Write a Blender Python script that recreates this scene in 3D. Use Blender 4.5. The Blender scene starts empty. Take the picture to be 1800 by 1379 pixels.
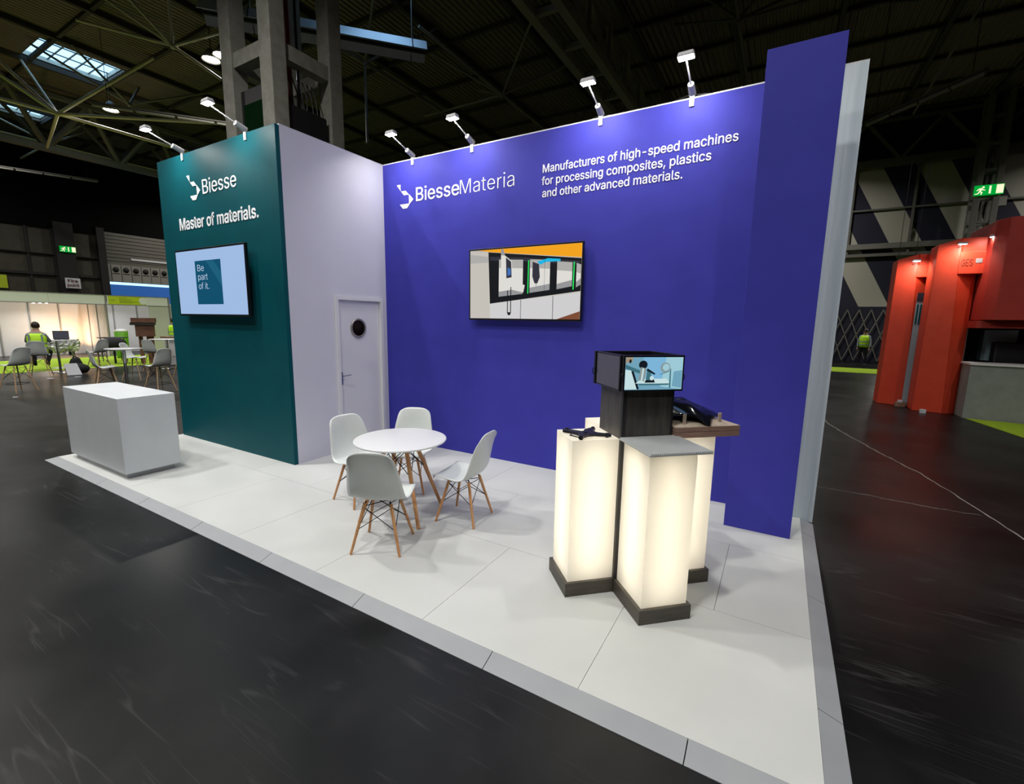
import bpy, bmesh, math, random
from mathutils import Vector, Matrix
random.seed(7)
scene = bpy.context.scene
COL = scene.collection
PI = math.pi
def R(d): return math.radians(d)

# ------------------------------------------------------------------ materials
def mat(name, color, rough=0.5, metal=0.0, spec=0.5, emit=None, es=0.0, coat=0.0, trans=0.0, alpha=1.0):
    m = bpy.data.materials.new(name); m.use_nodes = True
    b = m.node_tree.nodes['Principled BSDF']
    b.inputs['Base Color'].default_value = (*color, 1)
    b.inputs['Roughness'].default_value = rough
    b.inputs['Metallic'].default_value = metal
    b.inputs['Specular IOR Level'].default_value = spec
    b.inputs['Coat Weight'].default_value = coat
    b.inputs['Transmission Weight'].default_value = trans
    b.inputs['Alpha'].default_value = alpha
    if emit:
        b.inputs['Emission Color'].default_value = (*emit, 1)
        b.inputs['Emission Strength'].default_value = es
    return m
def nodes(m):
    nt = m.node_tree
    return nt, nt.nodes, nt.links, nt.nodes['Principled BSDF']
def noisy(name, c1, c2, scale=5, rough=0.5, stretch=(1, 1, 1), bump=0.0, bscale=None, detail=4, contrast=(0.35, 0.65), r2=None, **k):
    """colour noise between two tones of the same finish (paint mottling, grain)"""
    m = mat(name, c1, rough, **k); nt, N, L, b = nodes(m)
    tc = N.new('ShaderNodeTexCoord'); mp = N.new('ShaderNodeMapping'); mp.inputs['Scale'].default_value = stretch
    n = N.new('ShaderNodeTexNoise'); n.inputs['Scale'].default_value = scale; n.inputs['Detail'].default_value = detail
    mr = N.new('ShaderNodeMapRange'); mr.inputs['From Min'].default_value = contrast[0]; mr.inputs['From Max'].default_value = contrast[1]
    mx = N.new('ShaderNodeMix'); mx.data_type = 'RGBA'
    mx.inputs[6].default_value = (*c1, 1); mx.inputs[7].default_value = (*c2, 1)
    L.new(tc.outputs['Object'], mp.inputs['Vector']); L.new(mp.outputs[0], n.inputs['Vector'])
    L.new(n.outputs['Fac'], mr.inputs['Value']); L.new(mr.outputs[0], mx.inputs[0]); L.new(mx.outputs[2], b.inputs['Base Color'])
    if r2 is not None:
        rr = N.new('ShaderNodeMapRange'); rr.inputs['From Min'].default_value = contrast[0]; rr.inputs['From Max'].default_value = contrast[1]
        rr.inputs['To Min'].default_value = rough; rr.inputs['To Max'].default_value = r2
        L.new(n.outputs['Fac'], rr.inputs['Value']); L.new(rr.outputs[0], b.inputs['Roughness'])
    if bump:
        n2 = N.new('ShaderNodeTexNoise'); n2.inputs['Scale'].default_value = bscale or scale * 8
        L.new(mp.outputs[0], n2.inputs['Vector'])
        bp = N.new('ShaderNodeBump'); bp.inputs['Strength'].default_value = bump; bp.inputs['Distance'].default_value = 0.01
        L.new(n2.outputs['Fac'], bp.inputs['Height']); L.new(bp.outputs[0], b.inputs['Normal'])
    return m
def emis(name, color, s=1.0):
    m = mat(name, (0, 0, 0), 0.4, spec=0.3, emit=color, es=s); return m

M = {}
M['blue'] = noisy('blue_vinyl', (0.041, 0.041, 0.355), (0.046, 0.046, 0.39), 3, 0.6, spec=0.2)
M['blue_edge'] = mat('blue_edge', (0.03, 0.03, 0.30), 0.5)
M['teal'] = noisy('teal_vinyl', (0.0005, 0.066, 0.084), (0.0005, 0.073, 0.092), 3, 0.5, spec=0.15)
M['lav'] = noisy('white_wall_paint', (0.60, 0.60, 0.69), (0.62, 0.62, 0.71), 2, 0.6)
M['fabric_grey'] = noisy('pale_grey_cloth', (0.60, 0.70, 0.75), (0.70, 0.78, 0.82), 2.2, 0.8, stretch=(6, 1, 0.25), bump=0.4, bscale=3)
M['white_trim'] = mat('white_trim', (0.72, 0.72, 0.74), 0.45)
M['door'] = mat('door_white', (0.70, 0.695, 0.74), 0.45)
M['letter'] = mat('white_lettering', (0.86, 0.86, 0.90), 0.5)
M['deck'] = noisy('deck_laminate', (0.535, 0.55, 0.54), (0.565, 0.58, 0.57), 1.6, 0.48, r2=0.56, spec=0.4)
M['ramp'] = noisy('grey_ramp_laminate', (0.285, 0.30, 0.325), (0.31, 0.325, 0.345), 3, 0.5)
M['gap'] = mat('joint_dark', (0.03, 0.03, 0.03), 0.8)
M['counter'] = noisy('counter_laminate', (0.58, 0.61, 0.64), (0.61, 0.64, 0.67), 4, 0.45)
M['plinth_grey'] = mat('counter_plinth', (0.50, 0.51, 0.53), 0.5)
M['shell'] = noisy('white_plastic_shell', (0.66, 0.70, 0.69), (0.69, 0.73, 0.72), 8, 0.35, spec=0.5)
M['wood'] = noisy('beech_wood', (0.46, 0.215, 0.085), (0.58, 0.30, 0.13), 30, 0.45, stretch=(1, 1, 0.12), detail=6)
M['wood_pale'] = noisy('pale_beech_wood', (0.48, 0.30, 0.16), (0.58, 0.38, 0.22), 30, 0.5, stretch=(1, 1, 0.12))
M['wire'] = mat('black_wire', (0.012, 0.012, 0.014), 0.4, metal=0.4)
M['brass'] = mat('brass_bolt', (0.75, 0.6, 0.3), 0.3, metal=1)
M['tabletop'] = mat('white_tabletop', (0.72, 0.735, 0.76), 0.3)
M['chrome'] = mat('chrome', (0.7, 0.7, 0.72), 0.15, metal=1)
M['steel'] = mat('brushed_steel', (0.35, 0.36, 0.42), 0.35, metal=0.9)
M['bezel'] = mat('black_bezel', (0.008, 0.008, 0.010), 0.3)
M['blackplastic'] = mat('black_plastic', (0.012, 0.012, 0.014), 0.5)
M['glass_dark'] = mat('dark_glass', (0.012, 0.008, 0.008), 0.7, spec=0.02)
M['darkwood'] = noisy('dark_oak_laminate', (0.036, 0.033, 0.031), (0.085, 0.078, 0.070), 7, 0.5, stretch=(5, 5, 0.5), detail=8, contrast=(0.3, 0.72))
M['darkwood_h'] = noisy('dark_oak_plinth', (0.045, 0.038, 0.030), (0.085, 0.075, 0.060), 7, 0.5, stretch=(0.6, 0.6, 6), detail=8, contrast=(0.3, 0.72))
M['lampwhite'] = mat('lamp_white_metal', (0.75, 0.75, 0.76), 0.4)
M['lampgrey'] = mat('lamp_grey_plastic', (0.45, 0.45, 0.47), 0.4)
M['lens'] = emis('lit_lamp_lens', (1.0, 0.95, 0.86), 60)
M['mould'] = noisy('beige_mould_resin', (0.40, 0.33, 0.26), (0.47, 0.39, 0.31), 30, 0.6)
M['mould_side'] = noisy('layered_brown_board', (0.24, 0.145, 0.115), (0.31, 0.20, 0.16), 12, 0.6, stretch=(1, 1, 14))
M['gloss_black'] = mat('gloss_black_part', (0.006, 0.007, 0.013), 0.12, spec=0.6, coat=0.6)
M['black_part'] = mat('black_carbon_part', (0.012, 0.012, 0.022), 0.4)
M['sheet'] = mat('ribbed_grey_sheet', (0.44, 0.46, 0.47), 0.5)
M['concrete'] = noisy('column_grey_paint', (0.22, 0.215, 0.185), (0.28, 0.275, 0.24), 6, 0.8, bump=0.2)
M['truss'] = mat('truss_grey_paint', (0.16, 0.155, 0.135), 0.6)
M['truss_lit'] = mat('truss_lit_tone', (0.66, 0.62, 0.48), 0.5)  # skylight and lamp brightness on struts and upstands is put into this colour
M['truss_dark'] = mat('truss_dark_paint', (0.12, 0.115, 0.10), 0.7)
M['truss_dark2'] = mat('truss_brown_grey', (0.26, 0.25, 0.22), 0.7)
M['purlin'] = mat('roof_purlin_dark', (0.04, 0.035, 0.026), 0.8)
M['red_pipe'] = mat('red_pipe', (0.18, 0.02, 0.015), 0.5)
M['alu'] = mat('aluminium_profile', (0.42, 0.42, 0.42), 0.35, metal=0.6)
M['heater'] = mat('heater_reflector', (0.60, 0.63, 0.68), 0.4, metal=0.6)
M['green_scr'] = mat('dark_green_board', (0.001, 0.014, 0.003), 0.9, spec=0.05)
M['shellwall'] = noisy('stand_panel_white', (0.55, 0.54, 0.54), (0.60, 0.59, 0.58), 1, 0.5)
M['fascia'] = mat('fascia_white', (0.74, 0.76, 0.74), 0.4)
M['lime'] = mat('lime_print', (0.50, 0.62, 0.02), 0.5)
M['lime_print'] = mat('lime_print_dark', (0.20, 0.26, 0.03), 0.6)
M['limecarpet'] = noisy('lime_carpet', (0.26, 0.42, 0.008), (0.33, 0.50, 0.012), 25, 0.95, bump=0.3)
M['vest'] = noisy('hi_vis_yellow', (0.48, 0.85, 0.01), (0.55, 0.92, 0.02), 6, 0.6)
M['reflect'] = mat('reflective_grey_tape', (0.28, 0.36, 0.33), 0.4)
M['greycloth'] = mat('grey_sleeve_cloth', (0.25, 0.29, 0.33), 0.8)
M['black_cloth'] = mat('black_cloth', (0.010, 0.010, 0.014), 0.85)
M['skin'] = mat('skin', (0.45, 0.26, 0.19), 0.55)
M['hair'] = mat('dark_hair', (0.022, 0.010, 0.010), 0.6)
M['foil'] = noisy('crumpled_foil', (0.22, 0.22, 0.22), (0.85, 0.86, 0.85), 9, 0.5, metal=0.35, bump=1.0, bscale=12)
M['brownwood'] = noisy('brown_crate_wood', (0.13, 0.055, 0.035), (0.20, 0.09, 0.05), 4, 0.6, stretch=(1, 1, 6))
M['cardboard'] = mat('tan_cardboard', (0.28, 0.17, 0.11), 0.8)
M['bin'] = mat('green_bin_plastic', (0.13, 0.38, 0.015), 0.5)
M['white'] = mat('plain_white', (0.75, 0.75, 0.75), 0.5)
M['grey'] = mat('plain_grey', (0.35, 0.35, 0.36), 0.5)
M['paper'] = mat('paper_white', (0.62, 0.63, 0.68), 0.7)
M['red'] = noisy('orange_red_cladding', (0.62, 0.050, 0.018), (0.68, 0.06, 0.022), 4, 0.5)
M['redtext'] = mat('dark_red_lettering', (0.10, 0.012, 0.006), 0.5)
M['bar_grey'] = noisy('bar_grey_laminate', (0.24, 0.26, 0.24), (0.28, 0.30, 0.28), 6, 0.6)
M['navy'] = mat('navy_cladding', (0.006, 0.007, 0.022), 0.8)
M['blackwall'] = mat('black_cladding', (0.003, 0.003, 0.003), 0.9, spec=0.1)
M['darkpanel'] = noisy('dark_wall_panel', (0.055, 0.048, 0.033), (0.068, 0.06, 0.042), 3, 0.85)
M['darktrim'] = mat('dark_frame', (0.02, 0.018, 0.015), 0.8)
M['shutter'] = mat('shutter_slats', (0.15, 0.14, 0.115), 0.6)
M['shutter_pale'] = mat('shutter_pale', (0.30, 0.29, 0.25), 0.6)
M['crack'] = noisy('pale_floor_joint', (0.30, 0.28, 0.25), (0.45, 0.42, 0.38), 30, 0.8)
M['porthole'] = mat('porthole_ring_metal', (0.36, 0.32, 0.30), 0.35, metal=0.6)
M['container_blue'] = mat('container_blue', (0.12, 0.26, 0.58), 0.5)
M['blue_glass'] = mat('blue_locker_glass', (0.30, 0.42, 0.48), 0.2)

# deep floor of the hall: black paint, scuffed, a little glossy
def floor_mat():
    m = mat('hall_floor_black', (0.012, 0.0125, 0.0135), 0.35, spec=0.5); nt, N, L, b = nodes(m)
    tc = N.new('ShaderNodeTexCoord')
    def noise(scale, detail, stretch=(1, 1, 1), rot=0, dist=0.0):
        mp = N.new('ShaderNodeMapping'); mp.inputs['Scale'].default_value = stretch; mp.inputs['Rotation'].default_value = (0, 0, rot)
        n = N.new('ShaderNodeTexNoise'); n.inputs['Scale'].default_value = scale; n.inputs['Detail'].default_value = detail
        n.inputs['Distortion'].default_value = dist
        L.new(tc.outputs['Object'], mp.inputs['Vector']); L.new(mp.outputs[0], n.inputs['Vector']); return n.outputs['Fac']
    def rng(x, a, b_, c=0.0, d=1.0):
        r = N.new('ShaderNodeMapRange'); r.inputs['From Min'].default_value = a; r.inputs['From Max'].default_value = b_
        r.inputs['To Min'].default_value = c; r.inputs['To Max'].default_value = d; L.new(x, r.inputs['Value']); return r.outputs[0]
    def op(o, x, y):
        n = N.new('ShaderNodeMath'); n.operation = o
        for i, v in enumerate((x, y)):
            if isinstance(v, (int, float)): n.inputs[i].default_value = v
            else: L.new(v, n.inputs[i])
        return n.outputs[0]
    big = rng(noise(0.55, 5), 0.42, 0.72)
    patch = rng(noise(1.3, 6, dist=0.6), 0.52, 0.72)
    tot = op('MULTIPLY', big, 0.5)
    tot = op('ADD', tot, op('MULTIPLY', patch, 0.35))
    # thin scratches: ridge of a stretched noise, broken up by another noise
    for rot, sc, st, w in ((0.15, 1.6, (0.12, 2.2, 1), 0.006), (-0.25, 2.1, (0.10, 2.4, 1), 0.005), (0.5, 1.1, (0.25, 3, 1), 0.010), (-0.7, 1.3, (0.22, 3, 1), 0.009), (1.9, 0.9, (0.3, 2.4, 1), 0.010)):
        f = noise(sc, 3, st, rot)
        d = op('ABSOLUTE', op('SUBTRACT', f, 0.5), 0)
        line = rng(d, 0.0, w * .9, 1.0, 0.0)
        brk = rng(noise(1.7, 4, (1, 1, 1), rot), 0.50, 0.64)
        tot = op('ADD', tot, op('MULTIPLY', op('MULTIPLY', line, brk), 0.9))
    # small chips
    v = N.new('ShaderNodeTexVoronoi'); v.inputs['Scale'].default_value = 3.0
    mpv = N.new('ShaderNodeMapping'); mpv.inputs['Scale'].default_value = (1, 2.6, 1); mpv.inputs['Rotation'].default_value = (0, 0, 0.9)
    L.new(tc.outputs['Object'], mpv.inputs['Vector']); L.new(mpv.outputs[0], v.inputs['Vector'])
    chips = op('MULTIPLY', rng(v.outputs['Distance'], 0.015, 0.06, 1, 0), rng(noise(1.1, 3), 0.55, 0.6))
    tot = op('ADD', tot, op('MULTIPLY', chips, 2.2))
    fine = noise(160, 2)
    tot = op('ADD', tot, op('MULTIPLY', fine, 0.15))
    mx = N.new('ShaderNodeMix'); mx.data_type = 'RGBA'; mx.clamp_factor = True
    mx.inputs[6].default_value = (0.0030, 0.0033, 0.0040, 1); mx.inputs[7].default_value = (0.056, 0.057, 0.057, 1)
    L.new(op('MULTIPLY', tot, 0.36), mx.inputs[0]); L.new(mx.outputs[2], b.inputs['Base Color'])
    L.new(rng(big, 0, 1, 0.30, 0.45), b.inputs['Roughness']); b.inputs['Specular IOR Level'].default_value = 0.20
    bp = N.new('ShaderNodeBump'); bp.inputs['Strength'].default_value = 0.03; bp.inputs['Distance'].default_value = 0.004
    L.new(noise(7, 6), bp.inputs['Height']); L.new(bp.outputs[0], b.inputs['Normal'])
    return m
M['floor'] = floor_mat()

def ceil_mat():
    m = mat('corrugated_roof_deck', (0.19, 0.155, 0.115), 0.75); nt, N, L, b = nodes(m)
    tc = N.new('ShaderNodeTexCoord'); w = N.new('ShaderNodeTexWave'); w.bands_direction = 'X'; w.inputs['Scale'].default_value = 1.55
    L.new(tc.outputs['Object'], w.inputs['Vector'])
    bp = N.new('ShaderNodeBump'); bp.inputs['Strength'].default_value = 1.0; bp.inputs['Distance'].default_value = 0.12
    L.new(w.outputs['Fac'], bp.inputs['Height']); L.new(bp.outputs[0], b.inputs['Normal'])
    return m
M['ceil'] = ceil_mat()

def stripe_mat():
    """diagonal white and navy painted cladding of the far wall"""
    m = mat('striped_cladding', (0.2, 0.2, 0.2), 0.75); nt, N, L, b = nodes(m)
    tc = N.new('ShaderNodeTexCoord'); s = N.new('ShaderNodeSeparateXYZ'); L.new(tc.outputs['Object'], s.inputs[0])
    def op(o, x, y):
        n = N.new('ShaderNodeMath'); n.operation = o
        for i, v in enumerate((x, y)):
            if isinstance(v, (int, float)): n.inputs[i].default_value = v
            else: L.new(v, n.inputs[i])
        return n.outputs[0]
    t = op('ADD', s.outputs['X'], op('MULTIPLY', op('SUBTRACT', s.outputs['Z'], 9.6), 0.51))
    fr = op('FRACT', op('DIVIDE', op('SUBTRACT', t, 8.76 - 25), 2.5), 0)      # 0..0.5 navy, 0.5..1 white
    k = op('GREATER_THAN', fr, 0.5)
    mx = N.new('ShaderNodeMix'); mx.data_type = 'RGBA'
    mx.inputs[6].default_value = (0.006, 0.007, 0.022, 1); mx.inputs[7].default_value = (0.36, 0.345, 0.29, 1)
    L.new(k, mx.inputs[0]); L.new(mx.outputs[2], b.inputs['Base Color'])
    return m
M['stripe'] = stripe_mat()

def acrylic():
    m = bpy.data.materials.new('opal_acrylic'); m.use_nodes = True
    nt = m.node_tree; N = nt.nodes; L = nt.links; N.clear()
    out = N.new('ShaderNodeOutputMaterial'); tr = N.new('ShaderNodeBsdfTranslucent'); tr.inputs[0].default_value = (0.95, 0.92, 0.83, 1)
    df = N.new('ShaderNodeBsdfDiffuse'); df.inputs[0].default_value = (0.88, 0.87, 0.82, 1)
    gl = N.new('ShaderNodeBsdfGlossy'); gl.inputs['Roughness'].default_value = 0.15
    a = N.new('ShaderNodeMixShader'); a.inputs[0].default_value = 0.5
    c = N.new('ShaderNodeMixShader'); c.inputs[0].default_value = 0.04
    L.new(df.outputs[0], a.inputs[1]); L.new(tr.outputs[0], a.inputs[2]); L.new(a.outputs[0], c.inputs[1]); L.new(gl.outputs[0], c.inputs[2])
    L.new(c.outputs[0], out.inputs[0]); return m
M['acrylic'] = acrylic()
M['tube'] = emis('lit_fluorescent_tube', (1.0, 0.91, 0.75), 24)
M['glass'] = mat('skylight_glass', (0.85, 0.93, 1.0), 0.05, trans=1.0)

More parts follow.
